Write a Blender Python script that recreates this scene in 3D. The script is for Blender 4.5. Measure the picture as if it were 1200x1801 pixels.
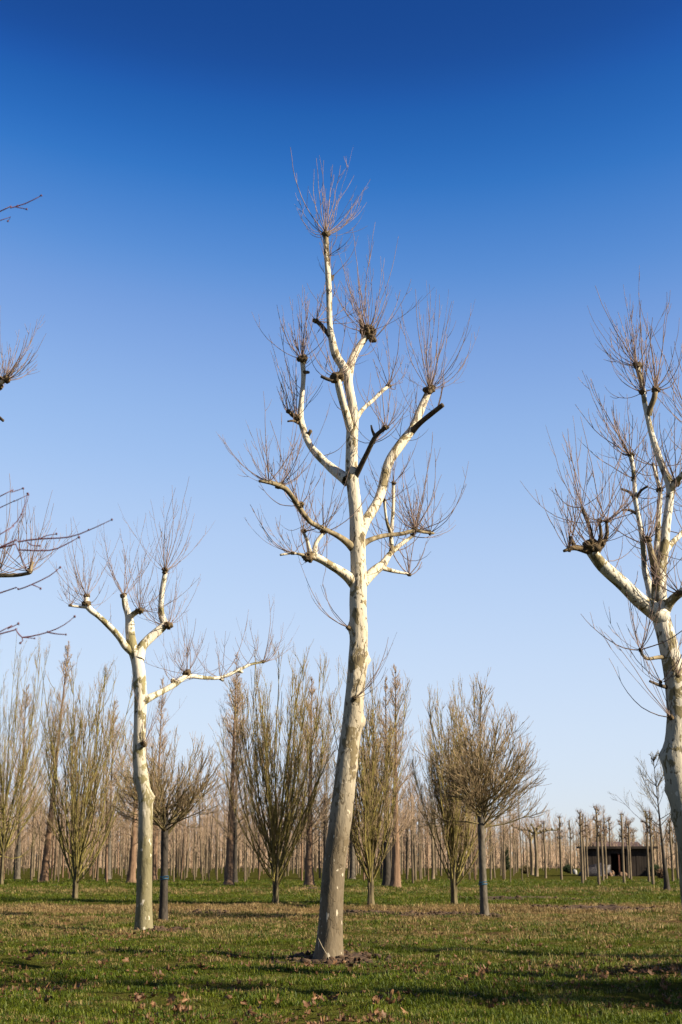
import bpy, math, random
import numpy as np
from mathutils import Vector
random.seed(7)
rng = np.random.default_rng(7)
for o in list(bpy.data.objects): bpy.data.objects.remove(o)
scene = bpy.context.scene
COL = scene.collection
R = math.radians

# ------------------------------------------------------------------ camera
CAM_H, PITCH, FPX = 1.5, R(13.35), 2550.0          # focal length in pixels of the 1801 px tall photograph
cam_d = bpy.data.cameras.new('camera')
cam = bpy.data.objects.new('camera', cam_d); COL.objects.link(cam)
cam.location = (0, 0, CAM_H); cam.rotation_euler = (R(90) + PITCH, 0, 0)
cam_d.sensor_fit = 'VERTICAL'; cam_d.sensor_height = 36.0; cam_d.lens = FPX / 1801 * 36.0
cam_d.clip_start = 0.1; cam_d.clip_end = 6000
cam_d.dof.use_dof = True; cam_d.dof.focus_distance = 22.0; cam_d.dof.aperture_fstop = 3.5
scene.camera = cam

# ------------------------------------------------------------------ sky, sun, exposure
SUN_EL = R(30); SUN_AZ = R(110)                     # azimuth clockwise from +Y: right of the camera and a little behind
world = bpy.data.worlds.new('World'); scene.world = world; world.use_nodes = True
wn = world.node_tree.nodes; wl = world.node_tree.links
for n in list(wn): wn.remove(n)
sky = wn.new('ShaderNodeTexSky'); sky.sky_type = 'NISHITA'; sky.sun_disc = False
sky.sun_elevation = SUN_EL; sky.sun_rotation = SUN_AZ
sky.altitude = 0; sky.air_density = 1.0; sky.dust_density = 0.3; sky.ozone_density = 3.0
EXPO = 1.55
def scale_node(k):
    n = wn.new('ShaderNodeVectorMath'); n.operation = 'SCALE'; n.inputs['Scale'].default_value = k; return n
crv = wn.new('ShaderNodeRGBCurve'); crv.mapping.use_clip = False; crv.mapping.extend = 'EXTRAPOLATED'
# the camera's contrasty film curve for the blue of the whole sky (one curve per channel)
tone = (((0, 0), (.080, .010), (.090, .018), (.104, .074), (.124, .205), (.156, .335), (.209, .480), (.311, .605), (.467, .695), (1.0, .95)),
        ((0, 0), (.145, .068), (.160, .122), (.183, .235), (.217, .378), (.267, .520), (.344, .645), (.465, .745), (.577, .800), (1.0, .95)),
        ((0, 0), (.269, .290), (.294, .440), (.329, .625), (.375, .750), (.436, .850), (.511, .915), (.576, .945), (1.0, 1.05)))
for ci_, pts in enumerate(tone):
    c = crv.mapping.curves[ci_]; c.points[0].location = pts[0]; c.points[1].location = pts[-1]
    for p_ in pts[1:-1]: c.points.new(*p_)
crv.mapping.update()
s1 = scale_node(0.1); s2 = scale_node(10.0 / 2 ** EXPO)
bg = wn.new('ShaderNodeBackground'); bg.inputs[1].default_value = 0.1
wo = wn.new('ShaderNodeOutputWorld')
wl.new(sky.outputs[0], s1.inputs[0]); wl.new(s1.outputs[0], crv.inputs['Color']); wl.new(crv.outputs[0], s2.inputs[0]); wl.new(s2.outputs[0], bg.inputs[0]); wl.new(bg.outputs[0], wo.inputs[0])
sd = bpy.data.lights.new('sun', 'SUN'); sun = bpy.data.objects.new('sun', sd); COL.objects.link(sun)
sd.energy = 5.0; sd.angle = R(0.53); sd.color = (1.0, 0.88, 0.70)
to_sun = Vector((math.sin(SUN_AZ) * math.cos(SUN_EL), math.cos(SUN_AZ) * math.cos(SUN_EL), math.sin(SUN_EL)))
sun.rotation_euler = to_sun.to_track_quat('Z', 'Y').to_euler()
sun.location = (30, -20, 30)
scene.view_settings.view_transform = 'Standard'; scene.view_settings.look = 'None'
scene.view_settings.gamma = 1.0; scene.view_settings.exposure = EXPO
scene.render.engine = 'CYCLES'

# ------------------------------------------------------------------ helpers
FWD = np.array([0, math.cos(PITCH), math.sin(PITCH)]); UPV = np.array([0, -math.sin(PITCH), math.cos(PITCH)])
CAMP = np.array([0, 0, CAM_H])
def ray(px, py): return np.array([1, 0, 0]) * (px - 600) / FPX + UPV * (900.5 - py) / FPX + FWD
def at(px, py, Y):                                   # world point on the plane y = Y seen at a photo pixel
    d = ray(px, py); return CAMP + d * (Y / d[1])
def ground_at(px, py):
    d = ray(px, py); p = CAMP + d * (-CAM_H / d[2]); p[2] = 0; return p
def ppm(Y): return FPX / (Y * math.cos(PITCH) - 0.0)  # photo pixels per metre near distance Y

def hash2(ix, iy, s):
    h = (ix * 374761393 + iy * 668265263 + s * 982451653) & 0x7fffffff
    h = ((h ^ (h >> 13)) * 1274126177) & 0x7fffffff
    return ((h ^ (h >> 16)) & 0xffff) / 65535.0
def vnoise(x, y, s=0):
    x = np.asarray(x, float); y = np.asarray(y, float)
    ix = np.floor(x).astype(np.int64); iy = np.floor(y).astype(np.int64)
    fx = x - ix; fy = y - iy; fx = fx * fx * (3 - 2 * fx); fy = fy * fy * (3 - 2 * fy)
    a = hash2(ix, iy, s); b = hash2(ix + 1, iy, s); c = hash2(ix, iy + 1, s); d = hash2(ix + 1, iy + 1, s)
    return (a * (1 - fx) + b * fx) * (1 - fy) + (c * (1 - fx) + d * fx) * fy
def height(x, y):                                    # gentle unevenness of the meadow
    x = np.asarray(x, float); y = np.asarray(y, float)
    f = np.clip(1.2 - np.hypot(x, y) / 140, 0.0, 1)
    h = (vnoise(x * .25, y * .35, 1) - .5) * .10 + (vnoise(x * .9, y * 1.1, 2) - .5) * .10 + (vnoise(x * 2.7, y * 2.7, 3) - .5) * .06
    return h * f

def new_mesh(name, V, F, mats, mi=None, smooth=True):
    """V (n,3), F list of (m,k) int arrays"""
    me = bpy.data.meshes.new(name)
    V = np.asarray(V, np.float32)
    F = [np.asarray(f, np.int32) for f in F if len(f)]
    nl = sum(f.size for f in F); nf = sum(len(f) for f in F)
    me.vertices.add(len(V)); me.vertices.foreach_set('co', V.ravel())
    me.loops.add(nl); me.loops.foreach_set('vertex_index', np.concatenate([f.ravel() for f in F]))
    me.polygons.add(nf)
    tot = np.concatenate([np.full(len(f), f.shape[1], np.int32) for f in F])
    st = np.concatenate([[0], np.cumsum(tot)[:-1]]).astype(np.int32)
    me.polygons.foreach_set('loop_start', st); me.polygons.foreach_set('loop_total', tot)
    if mi is not None: me.polygons.foreach_set('material_index', np.concatenate(mi).astype(np.int32))
    me.polygons.foreach_set('use_smooth', np.full(nf, smooth))
    for m in (mats if isinstance(mats, (list, tuple)) else [mats]): me.materials.append(m)
    me.update(calc_edges=True); me.validate()
    return me
def obj(name, me, parent=None, loc=None):
    o = bpy.data.objects.new(name, me); COL.objects.link(o)
    if parent is not None: o.parent = parent
    if loc is not None: o.location = loc
    return o
def tag(o, label=None, cat=None, group=None, kind=None):
    if label: o['label'] = label
    if cat: o['category'] = cat
    if group: o['group'] = group
    if kind: o['kind'] = kind
    return o
def thing(name, loc, label, cat, group=None, rz=0):
    o = obj(name, None); o.location = loc; o.rotation_euler = (0, 0, rz); o.empty_display_size = .2
    return tag(o, label, cat, group)
def copy_tree(o, parent=None):
    c = o.copy(); COL.objects.link(c); c.parent = parent
    for ch in list(o.children): copy_tree(ch, c)
    return c

class MB:                                            # gathers tubes and lumps into one mesh
    def __init__(s): s.V = []; s.F = []; s.M = []; s.n = 0
    def add(s, V, F, m=0):
        V = np.asarray(V, float).reshape(-1, 3); s.V.append(V)
        for f in F:
            f = np.asarray(f, int); s.F.append(f + s.n); s.M.append(np.full(len(f), m))
        s.n += len(V)
    def tubes(s, P, Rr, sides=3, m=0):
        """P (N,K,3) centre lines, Rr (N,K) radii: all tubes at once"""
        N, K, _ = P.shape
        T = np.gradient(P, axis=1); T /= np.linalg.norm(T, axis=2, keepdims=True) + 1e-9
        mean = P[:, -1] - P[:, 0]
        ref = np.where(np.abs(mean[:, 2:3]) > .8 * np.linalg.norm(mean, axis=1, keepdims=True), [[1., 0.13, 0]], [[0, 0.1, 1.]])
        A = np.cross(T, ref[:, None, :]); A /= np.linalg.norm(A, axis=2, keepdims=True) + 1e-9
        B = np.cross(T, A)
        th = np.arange(sides) * 2 * np.pi / sides
        V = P[:, :, None, :] + Rr[:, :, None, None] * (A[:, :, None, :] * np.cos(th)[None, None, :, None] + B[:, :, None, :] * np.sin(th)[None, None, :, None])
        idx = np.arange(N * K * sides).reshape(N, K, sides)
        a = idx[:, :-1]; b = idx[:, 1:]
        q = np.stack([a, np.roll(a, -1, 2), np.roll(b, -1, 2), b], -1).reshape(-1, 4)
        s.add(V, [q], m)
    def build(s, name, mats, parent=None, smooth=True):
        me = new_mesh(name, np.concatenate(s.V), s.F, mats, s.M, smooth)
        return obj(name, me, parent)

def norm(v): return v / (np.linalg.norm(v, axis=-1, keepdims=True) + 1e-9)
def grow(S, D, L, K, up=0.3, wob=0.12, g=rng):
    """shoots from S along D, length L, bending towards the light"""
    N = len(S); P = np.zeros((N, K, 3)); P[:, 0] = S; d = norm(D)
    st = (L / (K - 1))[:, None]
    upv = up if np.ndim(up) else np.full(N, up)
    for k in range(1, K):
        d = norm(d + g.normal(0, wob, (N, 3)) + np.array([0, 0, 1.]) * upv[:, None] / (K - 1) * 2)
        P[:, k] = P[:, k - 1] + d * st
    return P
def branch_off(P, n, t0, t1, ang, Ls, K, up, wob, g=rng, taper=True, rel=False):
    """n side twigs on each line of P"""
    N, Kp, _ = P.shape
    t = g.uniform(t0, t1, (N, n)) * (Kp - 1.001)
    i = np.minimum(t.astype(int), Kp - 2); f = (t - i)[..., None]
    r = np.arange(N)[:, None]
    S = P[r, i] * (1 - f) + P[r, i + 1] * f
    T = norm(P[r, i + 1] - P[r, i])
    rnd = norm(np.cross(T, g.normal(0, 1, T.shape)))
    a = ang * g.uniform(.6, 1.35, (N, n))[..., None]
    D = T * np.cos(a) + rnd * np.sin(a)
    L = g.uniform(Ls[0], Ls[1], (N, n)) * ((1.15 - .6 * t / Kp) if taper else 1)
    if rel: L = L * np.linalg.norm(P[:, -1] - P[:, 0], axis=1)[:, None]
    return grow(S.reshape(-1, 3), D.reshape(-1, 3), L.ravel(), K, up, wob, g)
def taper(N, K, r0, r1, g=rng, var=.25):
    k = np.linspace(0, 1, K)[None]
    return (r0 + (r1 - r0) * k) * g.uniform(1 - var, 1 + var, (N, 1))

def spline(pts, step):
    """Catmull-Rom through rows of pts (first three columns the position), resampled about every step metres"""
    pts = np.asarray(pts, float); out = []
    P = np.vstack([2 * pts[0] - pts[1], pts, 2 * pts[-1] - pts[-2]])
    for i in range(1, len(P) - 2):
        n = max(2, int(np.linalg.norm(P[i + 1, :3] - P[i, :3]) / step))
        for t in np.arange(n) / n:
            a, b, c, d = P[i - 1], P[i], P[i + 1], P[i + 2]
            out.append(.5 * ((2 * b) + (c - a) * t + (2 * a - 5 * b + 4 * c - d) * t * t + (3 * b - a - 3 * c + d) * t ** 3))
    out.append(P[-2]); return np.array(out)

def limb_mesh(C, Rr, sides, rough, seed, bumps=(), flare=0.0, collar=0.0, cap=True, m=0):
    """one organic tube: centre line C, radii Rr, knobbly, with bumps (world point, size)"""
    K = len(C); T = norm(np.gradient(C, axis=0))
    A = np.zeros_like(C); ref = np.array([0.2, 1., 0.05]); A[0] = norm(np.cross(T[0], ref))
    for k in range(1, K):
        a = A[k - 1] - T[k] * np.dot(A[k - 1], T[k]); A[k] = norm(a)
    B = np.cross(T, A)
    s = np.concatenate([[0], np.cumsum(np.linalg.norm(np.diff(C, axis=0), axis=1))])
    Rr = Rr * (1 + flare * np.exp(-s / .18) + collar * np.exp(-s / .2))
    th = np.arange(sides) * 2 * np.pi / sides
    u = th[None] / (2 * np.pi) * 5
    # periodic noise round the limb
    cx = np.cos(th)[None] * 1.4; sx = np.sin(th)[None] * 1.4
    nz = (vnoise(cx + s[:, None] * 2.1, sx + s[:, None] * .7 + 9, seed) - .5) * 1.2 + (vnoise(cx * 3 + s[:, None] * 6, sx * 3 + 5 + s[:, None] * 2, seed + 1) - .5) * .5
    rad = Rr[:, None] * (1 + rough * nz)
    if flare:                                         # root buttresses
        rad = rad * (1 + .10 * np.sin(th * 4 + seed)[None] * np.exp(-s / .15)[:, None])
    V = C[:, None] + rad[..., None] * (A[:, None] * np.cos(th)[None, :, None] + B[:, None] * np.sin(th)[None, :, None])
    for (bp, size, amp) in bumps:
        d = np.linalg.norm(V - np.asarray(bp), axis=2)
        out = norm(V - C[:, None])
        V = V + out * (amp * np.exp(-(d / size) ** 2))[..., None]
    idx = np.arange(K * sides).reshape(K, sides)
    a, b = idx[:-1], idx[1:]
    q = np.stack([a, np.roll(a, -1, 1), np.roll(b, -1, 1), b], -1).reshape(-1, 4)
    V = V.reshape(-1, 3); F = [q]
    if cap:
        tip = C[-1] + T[-1] * Rr[-1] * .5
        V = np.vstack([V, tip]); l = idx[-1]
        F.append(np.stack([l, np.roll(l, -1), np.full(sides, len(V) - 1)], -1))
    return V, F

def lump(center, size, seed, n=2, sq=(1, 1, 1), rough=.35):
    import bmesh
    bm = bmesh.new(); bmesh.ops.create_icosphere(bm, subdivisions=n, radius=1.0)
    V = np.array([v.co[:] for v in bm.verts]); F = np.array([[v.index for v in f.verts] for f in bm.faces]); bm.free()
    k = 1 + rough * ((vnoise(V[:, 0] * 2.3 + 7, V[:, 1] * 2.3 + V[:, 2] * 1.7, seed) - .5) * 2 + (vnoise(V[:, 2] * 4.1, V[:, 1] * 4 + V[:, 0] * 3, seed + 5) - .5))
    return V * k[:, None] * np.array(sq) * size + np.asarray(center), [F]

# ------------------------------------------------------------------ materials
def nodes(name):
    m = bpy.data.materials.new(name); m.use_nodes = True
    nt = m.node_tree; b = nt.nodes['Principled BSDF']; b.inputs['Specular IOR Level'].default_value = .2
    return m, nt, b
def N(nt, t, **kw):
    n = nt.nodes.new(t)
    for k, v in kw.items():
        if isinstance(k, str) and k.startswith('i_'): n.inputs[k[2:]].default_value = v
        else: setattr(n, k, v)
    return n
def noise(nt, vec, scale, detail=4, rough=.55, dist=0.0):
    n = N(nt, 'ShaderNodeTexNoise'); n.inputs['Scale'].default_value = scale; n.inputs['Detail'].default_value = detail
    n.inputs['Roughness'].default_value = rough; n.inputs['Distortion'].default_value = dist
    if vec is not None: nt.links.new(vec, n.inputs['Vector'])
    return n.outputs['Fac']
def ramp(nt, fac, stops, interp='LINEAR'):
    n = N(nt, 'ShaderNodeValToRGB'); cr = n.color_ramp; cr.interpolation = interp
    while len(cr.elements) < len(stops): cr.elements.new(.5)
    for e, (p, c) in zip(cr.elements, stops):
        e.position = p; e.color = (*c, 1) if not np.isscalar(c) else (c, c, c, 1)
    nt.links.new(fac, n.inputs[0]); return n.outputs[0]
def mix(nt, fac, a, b, mode='MIX'):
    n = N(nt, 'ShaderNodeMix', data_type='RGBA', blend_type=mode)
    for v, i in ((fac, 0), (a, 6), (b, 7)):
        if hasattr(v, 'links'): nt.links.new(v, n.inputs[i])
        else: n.inputs[i].default_value = v if i == 0 else (*v, 1)
    return n.outputs[2]
def math_n(nt, op, a, b=None, clamp=False):
    n = N(nt, 'ShaderNodeMath', operation=op); n.use_clamp = clamp
    for v, i in ((a, 0), (b, 1)):
        if v is None: continue
        if hasattr(v, 'links'): nt.links.new(v, n.inputs[i])
        else: n.inputs[i].default_value = v
    return n.outputs[0]
def bump(nt, b, h, strength, dist):
    n = N(nt, 'ShaderNodeBump'); n.inputs['Strength'].default_value = strength; n.inputs['Distance'].default_value = dist
    nt.links.new(h, n.inputs['Height']); nt.links.new(n.outputs[0], b.inputs['Normal'])
def mapping(nt, sc, src='Object'):
    tc = N(nt, 'ShaderNodeTexCoord'); mp = N(nt, 'ShaderNodeMapping'); mp.inputs['Scale'].default_value = sc
    nt.links.new(tc.outputs[src], mp.inputs[0]); return mp.outputs[0], tc.outputs[src]

def plane_bark(name, cream, olive, base_col, olive_amt, base_h, dark_amt, base_mix=.85):
    """flaking plane bark: cream new bark, olive-tan older plates, dark flecks, older bark at the foot"""
    m, nt, b = nodes(name)
    v, raw = mapping(nt, (1, 1, .55))
    big = noise(nt, v, 5.0, 6, .62, .5)
    plates = ramp(nt, big, [(olive_amt - .010, 1.0), (olive_amt + .014, 0.0)])
    soft = noise(nt, v, 2.2, 3, .5)
    c1 = mix(nt, soft, tuple(x * .86 for x in cream), tuple(min(1, x * 1.08) for x in cream))
    c2 = mix(nt, noise(nt, v, 9, 3), tuple(x * .7 for x in olive), tuple(x * 1.25 for x in olive))
    col = mix(nt, plates, c1, c2)
    v2, _ = mapping(nt, (1, 1, .4))
    fl = noise(nt, v2, 19, 3, .5, .6)
    fleck = ramp(nt, fl, [(dark_amt, 1.0), (dark_amt + .02, 0.0)])
    col = mix(nt, math_n(nt, 'MULTIPLY', fleck, .85), col, (.055, .040, .022))
    sep = N(nt, 'ShaderNodeSeparateXYZ'); nt.links.new(raw, sep.inputs[0])
    hz = math_n(nt, 'ADD', sep.outputs[2], math_n(nt, 'MULTIPLY', math_n(nt, 'SUBTRACT', noise(nt, v, 1.6, 4), .5), base_h * .9))
    low = ramp(nt, math_n(nt, 'DIVIDE', hz, base_h), [(0.25, 1.0), (1.0, 0.0)])
    v3, _ = mapping(nt, (1, 1, .16))
    streak = noise(nt, v3, 13, 4, .6)
    bc = mix(nt, streak, tuple(x * .6 for x in base_col), tuple(min(1, x * 1.35) for x in base_col))
    v4, _ = mapping(nt, (1, 1, .42))
    chips = ramp(nt, noise(nt, v4, 15, 2, .4, .3), [(.665, 0.0), (.685, 1.0)])     # small white chips on the foot bark
    bc = mix(nt, math_n(nt, 'MULTIPLY', chips, .75), bc, cream)
    col = mix(nt, math_n(nt, 'MULTIPLY', low, base_mix), col, bc)
    nt.links.new(col, b.inputs['Base Color']); b.inputs['Roughness'].default_value = .75
    bump(nt, b, math_n(nt, 'ADD', math_n(nt, 'MULTIPLY', plates, .6), math_n(nt, 'ADD', fl, streak)), .7, .016)
    return m
def rough_mat(name, c0, c1, scale=12, zs=.3, bmp=.6, dist=.01, rough=.85):
    m, nt, b = nodes(name); v, _ = mapping(nt, (1, 1, zs))
    f = noise(nt, v, scale, 5, .62)
    nt.links.new(ramp(nt, f, [(.32, c0), (.68, c1)]), b.inputs['Base Color']); b.inputs['Roughness'].default_value = rough
    if bmp: bump(nt, b, f, bmp, dist)
    return m
MAT = {}
MAT['bark_main'] = plane_bark('plane_bark_main', (.45, .39, .28), (.17, .132, .064), (.088, .065, .036), .440, 5.4, .38, .95)
MAT['bark_side'] = plane_bark('plane_bark_white', (.46, .41, .315), (.175, .147, .066), (.12, .103, .048), .455, 5.0, .355, .95)
MAT['bark_right'] = plane_bark('plane_bark_mottled', (.46, .42, .325), (.16, .128, .058), (.10, .082, .04), .455, 4.6, .38)
MAT['bark_dark'] = rough_mat('weathered_limb_bark', (.022, .016, .011), (.075, .056, .034), 16, .5)
MAT['bark_olive'] = rough_mat('olive_limb_bark', (.035, .026, .014), (.26, .205, .115), 10, .5)
MAT['knob'] = rough_mat('pollard_knob_bark', (.025, .016, .009), (.13, .09, .042), 22, 1, .9, .02)
MAT['shoot'] = rough_mat('reddish_shoot_bark', (.075, .05, .039), (.26, .185, .148), 9, 1, 0)
MAT['red_twig'] = rough_mat('crimson_twig_bark', (.05, .018, .02), (.115, .042, .045), 9, 1, 0, rough=.5)
MAT['green_stem'] = rough_mat('algae_green_stem', (.030, .024, .007), (.24, .195, .052), 4, .6, 0)
MAT['grey_stem'] = rough_mat('grey_brown_stem', (.034, .026, .011), (.19, .148, .062), 5, .6, 0)
MAT['twig'] = rough_mat('fine_twig_bark', (.12, .083, .042), (.29, .205, .115), 6, 1, 0)
MAT['pink_twig'] = rough_mat('pinkish_twig_bark', (.17, .115, .072), (.36, .26, .175), 6, 1, 0)
MAT['vase_trunk'] = rough_mat('ridged_olive_trunk_bark', (.025, .019, .010), (.13, .102, .05), 11, .25, .9, .02)
MAT['conifer_bark'] = rough_mat('fibrous_red_bark', (.06, .033, .019), (.20, .125, .073), 14, .12, .8, .02)
MAT['old_trunk'] = rough_mat('grey_trunk_bark', (.032, .026, .018), (.115, .096, .07), 18, .35, .8, .012)
MAT['dark_trunk'] = rough_mat('dark_trunk_bark', (.014, .011, .008), (.052, .042, .03), 18, .35, .8, .012)  # very dark brown bark, shared by several trunks
MAT['sapling'] = rough_mat('pale_sapling_bark', (.05, .036, .021), (.19, .145, .088), 1.7, .5, 0)
MAT['blue'] = rough_mat('blue_tie_plastic', (.012, .05, .09), (.025, .09, .14), 8, 1, 0, rough=.5)
MAT['soil'] = rough_mat('crumbly_brown_soil', (.018, .011, .006), (.082, .050, .028), 9, 1, 1.0, .03, .95)

def ground_colour(nt, for_blade):
    geo = N(nt, 'ShaderNodeNewGeometry'); pos = geo.outputs['Position']
    sep = N(nt, 'ShaderNodeSeparateXYZ'); nt.links.new(pos, sep.inputs[0])
    mp = N(nt, 'ShaderNodeMapping'); mp.inputs['Scale'].default_value = (.45, 1, 1); nt.links.new(pos, mp.inputs[0])
    n1 = noise(nt, mp.outputs[0], .38, 4, .6); n2 = noise(nt, mp.outputs[0], 1.7, 4, .6); n3 = noise(nt, pos, 7, 3, .6)
    yy = math_n(nt, 'ADD', sep.outputs[1], math_n(nt, 'MULTIPLY', math_n(nt, 'SUBTRACT', n1, .5), 7.0))
    strips = ramp(nt, math_n(nt, 'DIVIDE', yy, 100.0), [(0, .0), (.20, .02), (.225, .24), (.26, .08), (.295, .46), (.33, .22), (.355, .62), (.385, .34), (.42, .95), (.46, .75), (.475, .0), (.57, .0), (.62, .36), (.70, .40), (.75, .0), (1, .1)])
    dry = math_n(nt, 'ADD', strips, math_n(nt, 'MULTIPLY', math_n(nt, 'SUBTRACT', n2, .5), 2.0))
    dry = math_n(nt, 'ADD', dry, math_n(nt, 'MULTIPLY', math_n(nt, 'SUBTRACT', n3, .5), .8), True)
    return dry, n1, n2, n3, pos, sep
def ground_material():
    m, nt, b = nodes('meadow_ground'); b.inputs['Specular IOR Level'].default_value = 0; dry, n1, n2, n3, pos, sep = ground_colour(nt, False)
    green = mix(nt, n3, (.026, .029, .006), (.060, .058, .012))
    straw = mix(nt, n3, (.06, .038, .015), (.165, .108, .045))
    col = mix(nt, ramp(nt, dry, [(.35, 0.0), (.75, 1.0)]), green, straw)
    soil = ramp(nt, noise(nt, pos, 1.1, 5, .65), [(.57, 0.0), (.63, 1.0)])
    col = mix(nt, math_n(nt, 'MULTIPLY', soil, .8), col, mix(nt, n3, (.022, .013, .008), (.08, .048, .026)))
    nt.links.new(col, b.inputs['Base Color']); b.inputs['Roughness'].default_value = .95
    bump(nt, b, math_n(nt, 'ADD', n3, noise(nt, pos, 22, 3)), .8, .05)
    return m
def blade_material():
    m, nt, b = nodes('grass_blade'); dry, n1, n2, n3, pos, sep = ground_colour(nt, True)
    oi = N(nt, 'ShaderNodeObjectInfo'); rnd = oi.outputs['Random']
    green = mix(nt, rnd, (.028, .052, .002), (.112, .130, .006))
    straw = mix(nt, rnd, (.10, .066, .024), (.31, .215, .088))
    d = math_n(nt, 'ADD', dry, math_n(nt, 'MULTIPLY', math_n(nt, 'SUBTRACT', rnd, .42), .75))
    col = mix(nt, ramp(nt, d, [(.40, 0.0), (.62, 1.0)]), green, straw)
    nt.links.new(col, b.inputs['Base Color']); b.inputs['Roughness'].default_value = .55
    tr = N(nt, 'ShaderNodeBsdfTranslucent'); nt.links.new(col, tr.inputs[0])
    ms = N(nt, 'ShaderNodeMixShader'); ms.inputs[0].default_value = .3
    nt.links.new(b.outputs[0], ms.inputs[1]); nt.links.new(tr.outputs[0], ms.inputs[2])
    nt.links.new(ms.outputs[0], nt.nodes['Material Output'].inputs[0])
    return m
MAT['ground'] = ground_material(); MAT['blade'] = blade_material()
def leaf_material():
    m, nt, b = nodes('dry_leaf'); oi = N(nt, 'ShaderNodeObjectInfo')
    tc = N(nt, 'ShaderNodeTexCoord'); f = noise(nt, tc.outputs['Object'], 25, 4)
    geo = N(nt, 'ShaderNodeNewGeometry'); f2 = noise(nt, geo.outputs['Position'], 6, 2)
    k = math_n(nt, 'ADD', math_n(nt, 'MULTIPLY', f2, .7), math_n(nt, 'MULTIPLY', f, .35))
    col = ramp(nt, k, [(.3, (.022, .011, .005)), (.5, (.085, .040, .017)), (.76, (.24, .135, .060))])
    nt.links.new(col, b.inputs['Base Color']); b.inputs['Roughness'].default_value = .6
    return m
MAT['leaf'] = leaf_material()

# ------------------------------------------------------------------ ground
def build_ground():
    gx = np.concatenate([-np.geomspace(3000, 31, 26), np.linspace(-30, 30, 241), np.geomspace(31, 3000, 26)])
    gy = np.concatenate([-np.geomspace(400, 3, 10), np.linspace(0, 10, 12), np.linspace(10.2, 50, 240), np.linspace(50.6, 110, 90), np.geomspace(112, 4500, 36)])
    X, Y = np.meshgrid(gx, gy, indexing='xy')
    V = np.stack([X, Y, height(X, Y)], -1).reshape(-1, 3)
    ny, nx = X.shape; idx = np.arange(nx * ny).reshape(ny, nx)
    q = np.stack([idx[:-1, :-1], idx[:-1, 1:], idx[1:, 1:], idx[1:, :-1]], -1).reshape(-1, 4)
    o = obj('ground', new_mesh('ground', V, [q], MAT['ground'])); tag(o, 'flat nursery meadow of green grass with strips of dry straw', kind='structure'); return o
build_ground()

# ------------------------------------------------------------------ plane trees
def shoots(parent, where, n, L, spread=1.0, seed=0, twigs=2, mat='shoot', lean=(0, 0, 0), r=.0058, up=(.35, 1.1)):
    """long one-year shoots springing from a pruning knob"""
    g = np.random.default_rng(seed); n = max(4, int(n * g.uniform(.68, 1.1)))
    lean = np.array(lean) + np.append(g.normal(0, .22, 2), 0)
    th = g.uniform(0, 2 * np.pi, n); ph = (g.uniform(0, 1, n) ** .9 * 1.8 * spread).clip(.04, 2.1)
    D = np.stack([np.sin(ph) * np.cos(th), np.sin(ph) * np.sin(th), np.cos(ph)], -1) + np.array(lean)
    S = np.asarray(where) + norm(D) * .03
    Ls = L * 1.28 * g.uniform(.12, 1.0, n) ** .7 * (1.08 - .22 * (ph / 1.6))
    P = grow(S, D, Ls, 10, g.uniform(up[0], up[1], n) * (.35 + ph * .55), .065, g)
    mb = MB(); mb.tubes(P, taper(n, 10, r, .0022, g, .45), 4)
    if twigs:
        Q = branch_off(P, twigs, .25, .85, .55, (.12 * L, .32 * L), 5, .35, .06, g)
        mb.tubes(Q, taper(len(Q), 5, .0042, .0022, g), 3)
    o = mb.build('shoots', MAT[mat], parent); o['kind'] = 'stuff'; return o
def knob(parent, c, size, seed, mat='knob'):
    mb = MB(); g = np.random.default_rng(seed)
    V, F = lump(c, size, seed, 3, (1, 1, .85), .5); mb.add(V, F)
    for i in range(7):
        d = norm(g.normal(0, 1, 3) + [0, 0, .3])
        V, F = lump(np.asarray(c) + d * size * .85, size * g.uniform(.25, .5), seed + i, 2, (1, 1, 1), .4); mb.add(V, F)
    return mb.build('knob', MAT[mat], parent)

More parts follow.
